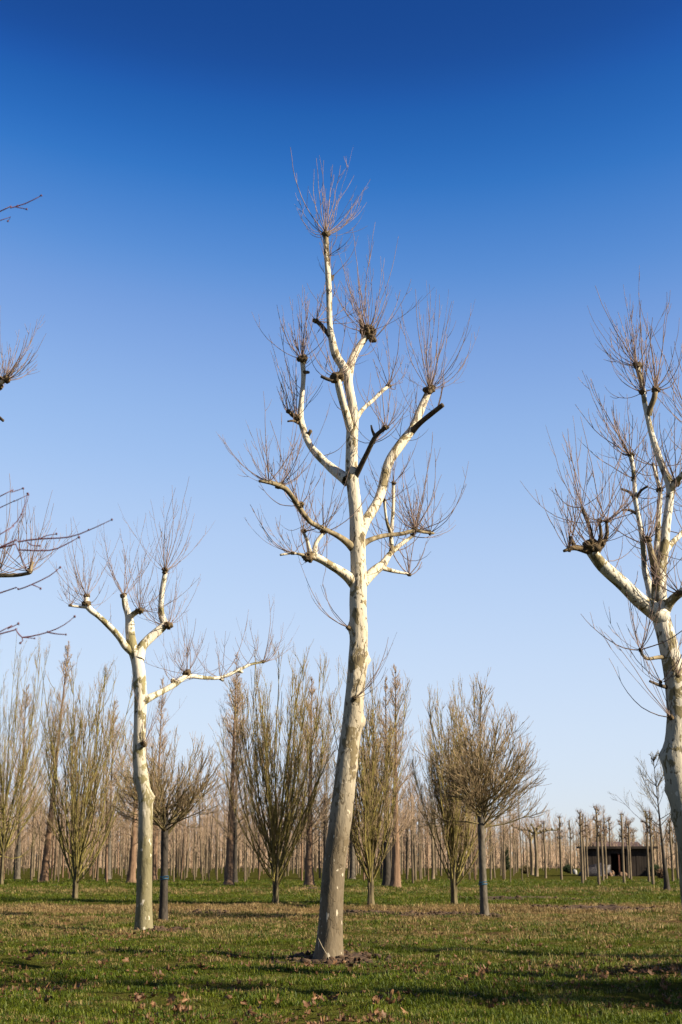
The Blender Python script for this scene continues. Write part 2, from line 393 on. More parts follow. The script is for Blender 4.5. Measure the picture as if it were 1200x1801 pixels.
def plane_tree(name, label, Y, trunk, limbs, bumps, mat, seed, trunk_shoots=(), group='pruned plane trees', sides=40):
    """trunk: rows (px, py, width px, depth offset); limbs: dict with pts rows of the same kind"""
    root_p = at(trunk[0][0], trunk[0][1], Y)
    gz = float(height(root_p[0], Y)); base = np.array([root_p[0], Y, gz])
    k = 1 / ppm(Y)
    root = thing(name, base, label, 'tree', group)
    def world(rows):
        return np.array([[*(at(p[0], p[1], Y + (p[3] if len(p) > 3 else 0)) - base), p[2] * k / 2] for p in rows])
    W = world(trunk); W[0, 2] = -.12
    S = spline(W, .07)
    bl = [(at(b[0], b[1], Y + b[4]) - base, b[2] * k, b[3] * k) for b in bumps]
    V, F = limb_mesh(S[:, :3], S[:, 3], sides, .07, seed, bl, flare=.30)
    mb = MB(); mb.add(V, F); mb.build('trunk', MAT[mat], root)
    for i, lb in enumerate(limbs):
        W = world(lb['pts']); S = spline(W, .05)
        V, F = limb_mesh(S[:, :3], S[:, 3], 16, lb.get('rough', .16), seed + 11 * i, (), collar=lb.get('collar', .5))
        mb = MB(); mb.add(V, F)
        br = mb.build('branch', MAT[lb.get('mat', mat)], root)
        if len(S) > 14:                                       # stray shoots along the outer limb
            gs = np.random.default_rng(seed + 5 * i); q = S[gs.integers(int(len(S) * .3), len(S) - 1, max(5, len(S) // 4))]
            Dq = gs.normal(0, 1, (len(q), 3)) + [0, 0, .35]; Pq = grow(q[:, :3], Dq, gs.uniform(.25, 1.0, len(q)), 8, .75, .07, gs)
            mq = MB(); mq.tubes(Pq, taper(len(q), 8, .006, .0024, gs), 4); mq.build('shoots', MAT['shoot'], br)['kind'] = 'stuff'
        for j, sd_ in enumerate(lb.get('side', ())):        # short spurs on the limb
            Ws = world(sd_); Ss = spline(Ws, .04)
            V, F = limb_mesh(Ss[:, :3], Ss[:, 3], 10, .25, seed + 7 * i + j, (), collar=.4)
            ms = MB(); ms.add(V, F); ms.build('spur', MAT[lb.get('smat', lb.get('mat', mat))], br)
        kn = lb.get('knobs', [(*lb['pts'][-1][:2], 9, lb['pts'][-1][3] if len(lb['pts'][-1]) > 3 else 0, 22, 1.2)])
        for j, (px, py, wpx, dy, n, L) in enumerate(kn):
            c = at(px, py, Y + dy) - base
            if wpx: knob(br, c, wpx * k * .68, seed + 31 * i + j)
            if n: shoots(br, c, n, L, lb.get('spread', 1.0), seed + 101 * i + j, lb.get('twigs', 2))
    for j, (px, py, wpx, dy, n, L, lean) in enumerate(trunk_shoots):
        c = at(px, py, Y + dy) - base
        if wpx: knob(root, c, wpx * k * .55, seed + 900 + j)
        shoots(root, c, n, L, .8, seed + 700 + j, 1, lean=lean)
    return root

Yc = ground_at(578, 1690)[1]
main_trunk = [(577, 1694, 50), (579, 1670, 46), (582, 1616, 42), (586, 1547, 39), (592, 1495, 39), (599, 1444, 39), (606.5, 1375, 38), (615, 1306, 35), (620, 1272, 35), (623, 1238, 35),
              (626, 1203, 34), (629, 1169, 34), (630.5, 1134, 33), (631, 1100, 32), (630, 1063, 31), (631, 1025, 31), (630, 987, 29), (629, 948, 30), (627, 910, 26), (623, 872, 24), (619, 833, 24),
              (619, 795, 22), (620, 757, 22), (622, 732, 19), (619, 708, 17), (614, 683, 17), (609, 655, 18), (601, 641, 16), (590, 622, 16), (583, 591, 13), (580, 568, 11), (579, 518, 11), (577, 480, 11), (574, 442, 10), (573, 411, 10)]
main_limbs = [
    dict(pts=[(577, 470, 6), (575, 440, 9), (573, 418, 11), (573, 408, 10)], collar=0, rough=.2, mat='bark_olive', knobs=[(573, 411, 11, 0, 40, 1.4), (576, 450, 0, .03, 7, .75), (582, 489, 7, .05, 6, .8)], side=[[(578, 493, 5), (584, 491, 5, .05), (587, 484, 3, .1)]], smat='bark_dark'),
    dict(pts=[(612, 668, 12), (620, 633, 14, .1), (632, 610, 13, .2), (643, 594, 12, .25), (646, 583, 11, .25)], knobs=[(647, 583, 18, .25, 34, 1.5), (655, 598, 9, .2, 8, 1.1)], side=[[(644, 590, 8, .25), (637, 574, 7, .2), (633, 562, 4, .2)], [(645, 592, 8, .25), (656, 592, 9, .2), (658, 601, 6, .2)]], smat='knob'),
    dict(pts=[(619, 765, 12), (611, 735, 14, -.12), (603, 707, 14, -.2), (597, 683, 14, -.25), (593, 664, 12, -.25)], knobs=[(592, 664, 16, -.27, 20, 1.25)], side=[[(594, 668, 7, -.25), (580, 668, 6, -.35), (565, 662, 5, -.4)], [(596, 660, 7, -.25), (602, 650, 6, -.2)]], smat='bark_dark'),
    dict(pts=[(583, 592, 9), (573, 582, 7, .05), (563, 570, 8, .1), (552, 562, 6, .15)], mat='bark_dark', knobs=[(556, 564, 7, .12, 13, 1.15)]),
    dict(pts=[(611, 845, 16), (597, 834, 16, .15), (584, 824, 16, .3), (570, 812, 15, .4), (557, 798, 15, .5), (545, 783, 13, .55), (537, 765, 13, .6), (529, 738, 12, .6), (530, 710, 10, .6), (533, 680, 9, .6), (534, 655, 10, .6), (532, 633, 10, .6)],
         knobs=[(532, 631, 13, .6, 26, 1.15), (522, 735, 10, .55, 15, 1.2), (508, 724, 7, .5, 12, .95)], side=[[(528, 742, 8, .6), (516, 730, 7, .55), (505, 722, 6, .5)], [(526, 744, 5, .6), (516, 740, 4, .5), (506, 741, 3, .45)], [(541, 768, 5, .6), (547, 757, 6, .55)], [(534, 655, 6, .6), (543, 655, 5, .5)]], smat='knob'),
    dict(pts=[(633, 940, 16), (643, 918, 18, .1), (654, 900, 18, .2), (664, 883, 18, .3), (672, 860, 17, .4), (677, 838, 17, .45), (686, 810, 18, .5), (706, 780, 19, .6), (726, 753, 16, .7), (739, 722, 16, .8), (748, 702, 14, .85), (755, 686, 13, .85)],
         knobs=[(755, 685, 16, .85, 34, 1.45)]),
    dict(pts=[(722, 762, 9, .68), (738, 745, 9, .55), (760, 727, 9, .4), (779, 712, 9, .25)], mat='bark_dark', knobs=[(768, 722, 0, .33, 6, .8)]),
    dict(pts=[(622, 845, 8), (632, 825, 9, -.1), (645, 799, 9, -.25), (659, 770, 9, -.4), (668, 760, 8, -.45), (680, 751, 8, -.5)], mat='bark_dark', knobs=[(679, 752, 7, -.5, 13, 1.2), (655, 778, 6, -.35, 6, .8)], side=[[(660, 768, 5, -.4), (655, 757, 4, -.4), (653, 748, 3, -.4)]]),
    dict(pts=[(627, 735, 7), (640, 718, 7, .2), (657, 703, 7, .4), (670, 690, 7, .5), (683, 679, 7, .6)], knobs=[(683, 679, 7, .6, 15, 1.05)]),
    dict(pts=[(622, 966, 11), (610, 954, 11, -.15), (595, 943, 10, -.3), (570, 930, 9, -.5), (549, 920, 9, -.7), (536, 906, 9, -.85), (526, 891, 9, -.95), (512, 871, 9, -1.1), (500, 858, 10, -1.2), (477, 849, 8, -1.4), (456, 846, 5, -1.5)], mat='bark_olive',
         knobs=[(492, 854, 9, -1.25, 22, 1.25), (527, 888, 9, -.95, 12, 1.0), (473, 848, 6, -1.42, 13, 1.0)]),
    dict(pts=[(624, 1026, 16), (611, 1013, 16, -0.1), (597, 1003, 15, -0.2), (584, 996, 14, -0.3), (568, 986, 13, -0.4), (553, 979, 13, -0.5), (541, 979, 11, -0.55), (528, 975, 5, -0.6), (514, 973, 4, -0.65), (493, 976, 4, -0.7)],
         knobs=[(542, 981, 14, -0.55, 8, .8), (534, 934, 7, -0.5, 13, 1.0), (569, 936, 7, -0.45, 14, 1.05), (515, 973, 5, -0.65, 12, .9)], side=[[(553, 975, 7, -0.5), (556, 955, 6, -0.48), (569, 937, 6, -0.45)], [(546, 972, 6, -0.52), (541, 952, 5, -0.5), (533, 934, 5, -0.5)]]),
    dict(pts=[(638, 1026, 13), (650, 1012, 16, 0.1), (662, 1001, 17, 0.2), (674, 992, 15, 0.3), (684, 977, 10, 0.4), (695, 966, 9, 0.5), (707, 956, 8, 0.6), (727, 942, 5, 0.75)],
         knobs=[(690, 968, 7, 0.5, 7, .8), (692, 850, 6, 0.4, 12, .85), (676, 880, 5, 0.35, 7, .8), (726, 942, 6, 0.75, 13, 1.15), (720, 1011, 5, 0.5, 12, .85)],
         side=[[(690, 970, 7, 0.45), (688, 945, 7, 0.45), (690, 920, 7, 0.45), (692, 887, 7, 0.42), (692, 850, 6, 0.4)], [(687, 936, 6, 0.45), (680, 915, 5, 0.4), (676, 880, 5, 0.35)], [(672, 998, 7, 0.25), (690, 1004, 6, 0.35), (720, 1010, 4, 0.5)]]),
    dict(pts=[(634, 962, 9), (648, 951, 9, .1), (676, 942, 8, .3), (707, 939, 8, .55), (730, 933, 8, .7), (745, 936, 6, .8), (763, 938, 5, .9)], mat='bark_olive', knobs=[(730, 932, 9, .7, 20, 1.25), (757, 937, 6, .88, 16, 1.2)]),
]
main_bumps = [(612, 1103, 10, 7, -.05), (650, 1160, 8, 9, 0), (644, 1270, 10, 11, 0), (632, 1350, 7, 4, 0), (618, 1156, 10, 5, -.15), (622, 1188, 9, 4, -.15), (620, 1232, 12, 5, -.15), (604, 1437, 10, 4, 0)]
main = plane_tree('plane_tree', 'tallest pale plane tree, leaning trunk rising from a low soil mound', Yc, main_trunk, main_limbs, main_bumps, 'bark_main', 20,
                  trunk_shoots=[(614, 1104, 9, -.08, 6, 1.25, (-1.1, -.1, .3)), (624, 1228, 7, -.2, 7, 1.1, (.9, -.4, .2))])

Yl = ground_at(253, 1637)[1]
left_trunk = [(253, 1640, 33), (253, 1615, 29), (254, 1553, 27), (256, 1453, 25), (256, 1410, 25), (250, 1372, 25), (245, 1330, 23), (246, 1287, 22), (247, 1220, 22), (245, 1187, 23), (241, 1160, 22), (233, 1137, 19), (229, 1110, 17), (228, 1090, 15)]
left_limbs = [
    dict(pts=[(229, 1100, 15), (226, 1082, 12), (221, 1066, 11), (218, 1047, 9)], knobs=[(218, 1048, 8, 0, 18, 1.9)], spread=.6, collar=.2),
    dict(pts=[(227, 1088, 8), (236, 1079, 9, -.1), (246, 1074, 8, -.2)], knobs=[(246, 1074, 9, -.2, 16, 1.4)], collar=.2),
    dict(pts=[(243, 1158, 16), (250, 1137, 16, .05), (267, 1119, 16, .15), (280, 1108, 15, .2), (289, 1098, 14, .25), (284, 1081, 12, .25), (284, 1055, 10, .25), (287, 1030, 10, .25), (291, 1006, 9, .25)], knobs=[(291, 1004, 10, .25, 26, 1.65), (296, 1100, 11, .2, 20, 1.3)]),
    dict(pts=[(236, 1150, 11), (221, 1137, 11, -.1), (211, 1122, 11, -.2), (198, 1107, 11, -.3), (177, 1087, 10, -.5), (160, 1073, 11, -.6), (152, 1064, 11, -.65)], knobs=[(152, 1062, 11, -.65, 14, 1.1), (153, 1049, 7, -.65, 14, 1.75), (124, 1065, 4, -.8, 10, 1.4)],
         side=[[(152, 1064, 8, -.65), (153, 1050, 7, -.65)], [(153, 1067, 6, -.65), (138, 1067, 4, -.7), (121, 1065, 4, -.8)]]),
    dict(pts=[(250, 1236, 10), (262, 1228, 11), (282, 1218, 10, .15), (305, 1205, 11, .35), (329, 1190, 9, .6), (361, 1192, 7, .85), (388, 1192, 6, 1.1), (417, 1180, 6, 1.3), (440, 1169, 5, 1.45), (463, 1164, 4, 1.6)],
         knobs=[(329, 1184, 9, .6, 20, 1.4), (305, 1199, 6, .35, 9, 1.1), (389, 1193, 5, 1.1, 8, 1.6), (463, 1164, 5, 1.6, 18, 1.3)], side=[[(305, 1205, 6, .35), (304, 1194, 5, .35)], [(386, 1192, 5, 1.1), (393, 1197, 4, 1.1)], [(418, 1180, 4, 1.3), (427, 1182, 4, 1.3)]]),
]
left_bumps = [(266, 1402, 8, 6, 0), (236, 1370, 9, 4, 0), (234, 1205, 7, 4, 0), (258, 1228, 8, 3, 0), (252, 1308, 8, 4, -.1)]
left = plane_tree('plane_tree', 'white-barked plane tree with one long low limb, beside a dark trunk with blue tie', Yl, left_trunk, left_limbs, left_bumps, 'bark_side', 57,
                  trunk_shoots=[(253, 1308, 9, -.15, 12, 1.1, (.6, -.1, 0))])

Yr = 18.0
right_trunk = [(1232, 1736, 58), (1230, 1700, 52), (1224, 1600, 48), (1217, 1520, 46), (1212, 1470, 46), (1200, 1410, 45), (1190, 1365, 44), (1186, 1330, 42), (1190, 1295, 40), (1192, 1255, 39), (1188, 1200, 37), (1181, 1160, 35), (1172, 1120, 33), (1163, 1085, 32), (1160, 1060, 29), (1159, 1030, 27), (1161, 994, 25),
               (1167, 970, 20), (1170, 945, 17), (1173, 916, 16), (1179, 872, 15), (1178, 850, 17), (1169, 830, 13), (1158, 800, 13), (1147, 766, 11), (1140, 736, 10), (1134, 708, 10), (1130, 680, 9), (1121, 642, 9)]
right_limbs = [
    dict(pts=[(1133, 700, 7), (1130, 680, 9), (1125, 658, 10), (1120, 641, 9)], collar=0, rough=.25, mat='bark_olive', knobs=[(1121, 643, 11, 0, 24, 1.0), (1131, 690, 9, 0, 18, .95)]),
    dict(pts=[(1141, 730, 9), (1145, 715, 8, -.05), (1151, 700, 9, -.1), (1153, 686, 9, -.1)], mat='bark_olive', knobs=[(1153, 685, 10, -.1, 24, 1.0)]),
    dict(pts=[(1165, 1085, 26), (1143, 1070, 27, -.1), (1122, 1054, 26, -.25), (1107, 1039, 25, -.35), (1092, 1024, 24, -.45), (1076, 1010, 23, -.55), (1061, 996, 22, -.65), (1049, 982, 20, -.7), (1041, 970, 20, -.75)],
         knobs=[(1040, 962, 20, -.75, 20, 1.1), (1000, 966, 7, -.95, 16, 1.0), (1024, 891, 0, -.72, 8, 1.2), (1068, 916, 6, -.7, 13, 1.3), (1054, 916, 6, -.8, 9, 1.2), (1057, 955, 12, -.7, 12, 1.2)],
         side=[[(1038, 968, 14, -.75), (1025, 966, 10, -.8), (1010, 963, 9, -.9), (992, 969, 5, -1)], [(1041, 962, 8, -.75), (1041, 946, 7, -.75), (1034, 918, 7, -.73), (1023, 891, 6, -.72)], [(1050, 968, 10, -.7), (1061, 955, 7, -.7), (1068, 940, 6, -.7), (1067, 916, 5, -.7)], [(1050, 966, 8, -.75), (1057, 940, 6, -.8), (1053, 914, 5, -.8)], [(1012, 964, 6, -.9), (1003, 944, 6, -.9)]], smat='knob'),
    dict(pts=[(1158, 1020, 12, -.1), (1152, 1000, 13, -.15), (1146, 975, 11, -.25), (1140, 950, 8, -.3)], mat='bark_olive', knobs=[(1140, 949, 9, -.3, 14, 1.0)]),
    dict(pts=[(1161, 1000, 10, .15), (1156, 969, 11, .25), (1157, 940, 10, .3), (1158, 916, 10, .35), (1161, 866, 9, .4), (1155, 840, 7, .4), (1149, 818, 6, .4)], knobs=[(1160, 862, 9, .4, 13, 1.0), (1149, 818, 5, .4, 8, .9)]),
    dict(pts=[(1152, 1062, 12, .15), (1145, 1042, 13, .25), (1139, 1020, 12, .3), (1134, 1000, 11, .35), (1131, 960, 9, .4), (1125, 920, 9, .4), (1119, 888, 9, .4), (1116, 850, 8, .4), (1114, 825, 8, .4), (1109, 799, 7, .4)],
         knobs=[(1109, 800, 8, .4, 20, 1.1), (1114, 842, 7, .4, 10, .9), (1131, 955, 6, .4, 10, 1.0)], side=[[(1118, 880, 5, .4), (1108, 866, 4, .35), (1093, 860, 4, .3)], [(1118, 878, 5, .4), (1128, 862, 4, .35), (1140, 855, 4, .3)], [(1122, 905, 5, .4), (1108, 897, 5, .4), (1094, 897, 4, .4)]], smat='bark_dark'),
    dict(pts=[(1168, 1080, 14, 0), (1180, 1058, 14, -.1), (1200, 1041, 14, -.25), (1230, 1022, 13, -.4), (1262, 990, 11, -.5)], knobs=[(1262, 988, 12, -.5, 24, 1.4), (1196, 1043, 6, -.3, 8, 1.0)]),
    dict(pts=[(1170, 968, 10, .05), (1184, 953, 9, .2), (1202, 934, 8, .35), (1225, 900, 8, .5)], knobs=[(1225, 898, 10, .5, 22, 1.2)]),
    dict(pts=[(1180, 860, 10), (1192, 845, 9, -.2), (1215, 815, 9, -.35), (1240, 770, 8, -.4)], knobs=[(1240, 768, 10, -.4, 24, 1.3), (1190, 850, 10, -.15, 14, 1.0)]),
    dict(pts=[(1175, 1155, 6), (1158, 1156, 6, -.1), (1136, 1158, 5, -.2), (1126, 1143, 5, -.25)], mat='bark_olive', knobs=[(1126, 1143, 5, -.25, 12, 1.3)]),
    dict(pts=[(1180, 1210, 6), (1162, 1206, 5, -.1), (1143, 1198, 4, -.2)], mat='bark_dark', knobs=[(1163, 1200, 5, -.1, 9, 1.1)]),
]
right_bumps = [(1164, 1330, 12, 8, 0), (1172, 1392, 9, 5, 0), (1180, 1440, 10, 4, 0), (1200, 1180, 9, 6, 0), (1185, 1265, 12, 5, -.2)]
right = plane_tree('plane_tree', 'pale plane tree with a bulging crooked trunk and one thick knobbed limb', Yr, right_trunk, right_limbs, right_bumps, 'bark_right', 83,
                   trunk_shoots=[(1180, 1262, 8, -.2, 8, 1.3, (-.9, -.2, .1)), (1192, 1188, 7, -.2, 8, 1.1, (.5, -.3, .2)), (1150, 1030, 6, -.25, 8, 1.0, (-.4, -.3, .3))])

Yo = 22.5
outer_trunk = [(-205, 1690, 48), (-200, 1600, 42), (-190, 1450, 40), (-185, 1300, 36), (-180, 1150, 32), (-178, 1000, 28), (-170, 850, 22), (-165, 720, 16), (-160, 600, 12), (-158, 480, 10)]
outer_limbs = [
    dict(pts=[(-160, 500, 10), (-158, 478, 10)], knobs=[(-158, 478, 12, 0, 24, 1.3)]),
    dict(pts=[(-172, 830, 15), (-140, 790, 14, -.2), (-95, 745, 12, -.35), (-40, 700, 11, -.5), (8, 668, 10, -.6)], knobs=[(8, 668, 12, -.6, 34, 1.0), (0, 680, 9, -.55, 14, .9)], side=[[(-30, 720, 7, -.5), (-10, 728, 6, -.6), (6, 740, 5, -.7)]], smat='bark_dark'),
    dict(pts=[(-178, 1060, 15), (-130, 1025, 13, -.1), (-70, 1010, 10, -.25), (-20, 1012, 8, -.35), (25, 1012, 7, -.45), (52, 1008, 6, -.5)], mat='bark_olive', knobs=[(52, 1005, 7, -.5, 24, 1.45), (-5, 1010, 6, -.4, 16, 1.3)], side=[[(52, 1008, 6, -.5), (57, 988, 5, -.5)]]),
    dict(pts=[(-176, 960, 12), (-220, 900, 11, .3), (-270, 850, 9, .5)], knobs=[(-270, 848, 10, .5, 20, 1.2)]),
]
outer = plane_tree('plane_tree', 'pruned plane tree whose twiggy limb ends reach in behind crimson twigs', Yo, outer_trunk, outer_limbs, [], 'bark_main', 130, sides=24)

# neighbours of the row standing on the sunny side: their shadows cross the meadow
for (x, y, rz, src, lab) in ((11.3, 12.4, 1.9, main, 'pale plane tree of the same row, standing towards the sun with a leaning trunk'), (15.5, 14.6, 4.0, left, 'white-barked plane tree of the row, standing farthest towards the sun')):
    c = copy_tree(src); c.location = (x, y, float(height(x, y))); c.rotation_euler = (0, 0, rz); c['label'] = lab

# young maple standing close by on the shaded side: only its crimson twigs reach into view
def red_tree():
    Y = 9.5; base = np.array([-3.9, Y, float(height(-3.9, Y))])
    root = thing('maple_tree', base, 'young maple with thin crimson bare twigs reaching past pale plane limbs', 'tree')
    k = 1 / ppm(Y); mb = MB()
    tr = spline(np.array([[0, 0, -.1, .07], [.03, 0, 1.5, .06], [-.02, .03, 3.5, .045], [.03, 0, 5.5, .03], [0, .05, 7.2, .012]]), .12)
    V, F = limb_mesh(tr[:, :3], tr[:, 3], 16, .08, 5, (), flare=.3); mb.add(V, F); mb.build('trunk', MAT['old_trunk'], root)
    L = [  # rows of photo pixels (px, py, width)
        [(0, 963, 4.6), (32, 953, 4.2), (69, 948, 3.8), (121, 944.6, 3.4), (156, 932.7, 2.8), (197, 914, 1.8)],
        [(0, 964, 4.2), (32, 967, 3.8), (87, 968, 3.4), (113, 959, 3), (139, 945, 1.8)],
        [(0, 1043, 4), (32, 1037, 3.6), (56, 1028, 3.2), (87, 1013, 2.8), (106, 998, 1.8)],
        [(0, 1115, 4.2), (39, 1121, 3.8), (84, 1112, 3.2), (113, 1099, 2.6), (132, 1084, 1.8)],
        [(0, 1111, 3), (14, 1106, 2.8), (33, 1097, 1.8)],
        [(0, 372, 3.6), (18, 366, 3.2), (45, 358, 2.8), (73, 344, 2.0)],
        [(0, 388, 2.4), (14, 389, 1.8)],
        [(0, 873, 3), (20, 866, 2.6), (41, 859, 1.8)],
        [(0, 893, 2.8), (25, 882, 2.4), (50, 870, 1.6)],
        [(0, 940, 3), (22, 925, 2.6), (38, 905, 2.2), (49, 868, 1.6)]]
    subs = [[(84, 1112, 2.4), (100, 1115, 2), (116, 1116, 1.5)], [(39, 1121, 2.2), (40, 1127, 2), (36, 1131, 1.4)], [(27, 364, 2), (38, 366, 1.8), (47, 368, 1.4)], [(56, 1028, 2), (64, 1031, 1.8), (72, 1035, 1.4)], [(69, 948, 2), (82, 942, 1.7), (100, 939, 1.4)], [(48, 953, 2), (56, 959, 1.8), (70, 960, 1.4)], [(39, 1121, 2), (52, 1122, 1.7), (61, 1123, 1.4)], [(32, 967, 2), (40, 985, 1.6), (46, 998, 1.3)]]
    g = np.random.default_rng(3)
    for i, rows in enumerate(L):
        dy = g.uniform(-.4, .4); mb = MB()
        W = [[*(at(p[0], p[1], Y + dy) - base), p[2] * k * .36] for p in rows]
        w0 = W[0]; zt = max(.6, min(7.0, w0[2] - .9 - .25 * abs(w0[0]))); tx = np.interp(zt, tr[:, 2], tr[:, 0])
        W = [[tx, 0, zt, .022], [tx + (w0[0] - tx) * .45, w0[1] * .4, zt + (w0[2] - zt) * .62, .016]] + W
        S = spline(np.array(W), .05)
        V, F = limb_mesh(S[:, :3], S[:, 3], 8, .2, 40 + i); mb.add(V, F)
        for q in range(2, len(S) - 2, 5):              # paired buds
            V, F = lump(S[q, :3] + [0, 0, S[q, 3]], .0065, q, 1); mb.add(V, F)
        V, F = lump(S[-1, :3], .009, i, 1); mb.add(V, F)
        mb.build('branch', MAT['red_twig'], root)
    for i, rows in enumerate(subs):
        mb = MB(); S = spline(np.array([[*(at(p[0], p[1], Y) - base), p[2] * k / 2] for p in rows]), .05)
        V, F = limb_mesh(S[:, :3], S[:, 3], 6, .2, 60 + i); mb.add(V, F); V, F = lump(S[-1, :3], .008, i, 1); mb.add(V, F)
        mb.build('side_twig', MAT['red_twig'], root)
    P = grow(np.stack([np.zeros(26), np.zeros(26), np.linspace(2.2, 7, 26)], -1), np.stack([-np.abs(g.normal(0, 1, 26)) - .1, g.normal(0, 1, 26), g.uniform(.4, 1.2, 26)], -1), g.uniform(.8, 1.7, 26), 8, .4, .06, g)
    mb = MB(); mb.tubes(P, taper(26, 8, .011, .003, g), 5); Q = branch_off(P, 5, .3, .9, .6, (.2, .5), 5, .3, .06, g); mb.tubes(Q, taper(len(Q), 5, .005, .0025, g), 3)
    mb.build('crown', MAT['red_twig'], root)['kind'] = 'stuff'
red_tree()

# ------------------------------------------------------------------ background trees
def trunk_obj(root, pts, mat, sides=14, rough=.12, flare=.35, seed=1, name='trunk'):
    S = spline(np.array(pts, float), .12); mb = MB()
    V, F = limb_mesh(S[:, :3], S[:, 3], sides, rough, seed, (), flare=flare); mb.add(V, F)
    return mb.build(name, MAT[mat], root)
def vase_tree(loc, H, W, seed, label, rz=0, clear=.9, nst=44, mats=('green_stem', 'twig'), group='upright vase-shaped trees', trunk_r=.14):
    g = np.random.default_rng(seed); root = thing('vase_tree', loc, label, 'tree', group, rz); tilt = g.normal(0, .05, 2); gap = g.uniform(0, 6.28)
    n_t = 4                                              # ribbed short trunk of fused stems
    tb = MB()
    for i in range(n_t):
        a = i * 2 * np.pi / n_t + g.uniform(0, 1); rr = trunk_r * .48
        S = spline(np.array([[math.cos(a) * rr * 1.3, math.sin(a) * rr * 1.3, -.1, trunk_r * .75], [math.cos(a) * rr, math.sin(a) * rr, clear * .5, trunk_r * .55], [math.cos(a) * rr * 1.5, math.sin(a) * rr * 1.5, clear + .3, trunk_r * .42], [math.cos(a + .3) * rr * 2.6, math.sin(a + .3) * rr * 2.6, clear + 1.3, trunk_r * .24]]), .12)
        V, F = limb_mesh(S[:, :3], S[:, 3], 10, .2, seed + i, (), flare=.2); tb.add(V, F)
    tb.build('trunk', MAT['vase_trunk'], root)
    n = nst; th = g.uniform(0, 2 * np.pi, n); z0 = clear + g.uniform(0, 1, n) ** 1.6 * H * .26
    ph = g.uniform(.04, .95, n) * (W / 1.6) * (1.2 - .45 * (z0 - clear) / (H * .26))
    rr = trunk_r * .7 * g.uniform(.2, 1, n)
    S = np.stack([np.cos(th) * rr, np.sin(th) * rr, z0], -1)
    ph = ph * np.where(np.cos(th - gap) > .75, .45, 1.0)
    D = np.stack([np.sin(ph) * np.cos(th) + tilt[0], np.sin(ph) * np.sin(th) + tilt[1], np.cos(ph)], -1)
    top = H * (1.02 - .40 * (ph / ph.max()) ** 1.6) * g.uniform(.68, 1.04, n)
    P = grow(S, D, (top - z0) * 1.06, 12, .35 + ph * .95, .05, g)
    mb = MB(); mb.tubes(P, taper(n, 12, .026, .007, g), 5, 0)
    Q = branch_off(P, 14, .10, .99, .36, (.5, 1.8), 7, .42, .08, g); mb.tubes(Q, taper(len(Q), 7, .0095, .005, g), 3, 0)
    U = branch_off(Q, 5, .2, 1.0, .45, (.2, .6), 4, .35, .07, g); mb.tubes(U, taper(len(U), 4, .005, .0034, g), 3, 1)
    o = mb.build('crown', [MAT[m] for m in mats], root); o['kind'] = 'stuff'
    return root
def globe_tree(loc, clear, H, W, seed, label, trunk_r=.075, mat='old_trunk', band=None, rz=0, mats=('grey_stem', 'twig'), nst=34, leader=True, group='globe-headed trees on clear trunks', lean=0.0):
    g = np.random.default_rng(seed); root = thing('globe_tree', loc, label, 'tree', group, rz)
    trunk_obj(root, [[lean * .3, 0, -.1, trunk_r * 1.15], [0, .01, clear * .5, trunk_r], [-.015, 0, clear, trunk_r * .95], [0, 0, clear + .25 * (H - clear), trunk_r * .55]], mat, seed=seed)
    if band:
        S = np.array([[0, 0, band - .03 + .012 * i, 0] for i in range(5)]); mb = MB()
        for dz in (0, .035, -.03):
            th = np.linspace(0, 2 * np.pi, 17); P = np.stack([np.cos(th) * trunk_r * 1.12, np.sin(th) * trunk_r * 1.12, band + dz + .012 * np.sin(th * 2 + dz * 90)], -1)[None]
            mb.tubes(P, np.full((1, 17), .008), 6)
        mb.build('tie', MAT['blue'], root)
    hc = H - clear
    n = nst; th = g.uniform(0, 2 * np.pi, n); ph = g.uniform(0, 1, n) ** .75 * 1.45 + .08
    z0 = clear + g.uniform(-.06, .30, n) * hc * .8
    S = np.stack([0 * th, 0 * th, z0], -1); D = np.stack([np.sin(ph) * np.cos(th), np.sin(ph) * np.sin(th), np.cos(ph)], -1)
    L = np.where(ph < .5, hc * .85, W * (1.15 - .15 * ph) * 1.1) * g.uniform(.8, 1.05, n)
    L = 1 / np.sqrt((np.cos(ph) / (hc * .80)) ** 2 + (np.sin(ph) / (W * 1.12)) ** 2) * g.uniform(.82, 1.05, n)
    P = grow(S, D, L, 9, .16, .06, g)
    if leader:
        lead = grow(np.array([[0, 0, clear]]), np.array([[0, 0, 1.]]), np.array([hc * .97]), 9, .2, .02, g); P = np.concatenate([P, lead])
    mb = MB()
    if leader:
        E = branch_off(lead, 46, .25, .98, .5, (.30 * W, .75 * W), 6, .3, .07, g); mb.tubes(E, taper(len(E), 6, .008, .0045, g), 3, 0)
        E2 = branch_off(E, 5, .2, 1, .5, (.12, .4), 4, .25, .08, g); mb.tubes(E2, taper(len(E2), 4, .005, .0032, g), 3, 1)
    mb.tubes(P, taper(len(P), 9, .022, .006, g), 5, 0)
    Q = branch_off(P, 12, .12, .99, .55, (.35 * W, .85 * W), 6, .28, .07, g); mb.tubes(Q, taper(len(Q), 6, .008, .0045, g), 3, 0)
    U = branch_off(Q, 6, .2, 1, .5, (.15, .5), 4, .25, .08, g); mb.tubes(U, taper(len(U), 4, .005, .0032, g), 3, 1)
    o = mb.build('crown', [MAT[m] for m in mats], root); o['kind'] = 'stuff'
    return root
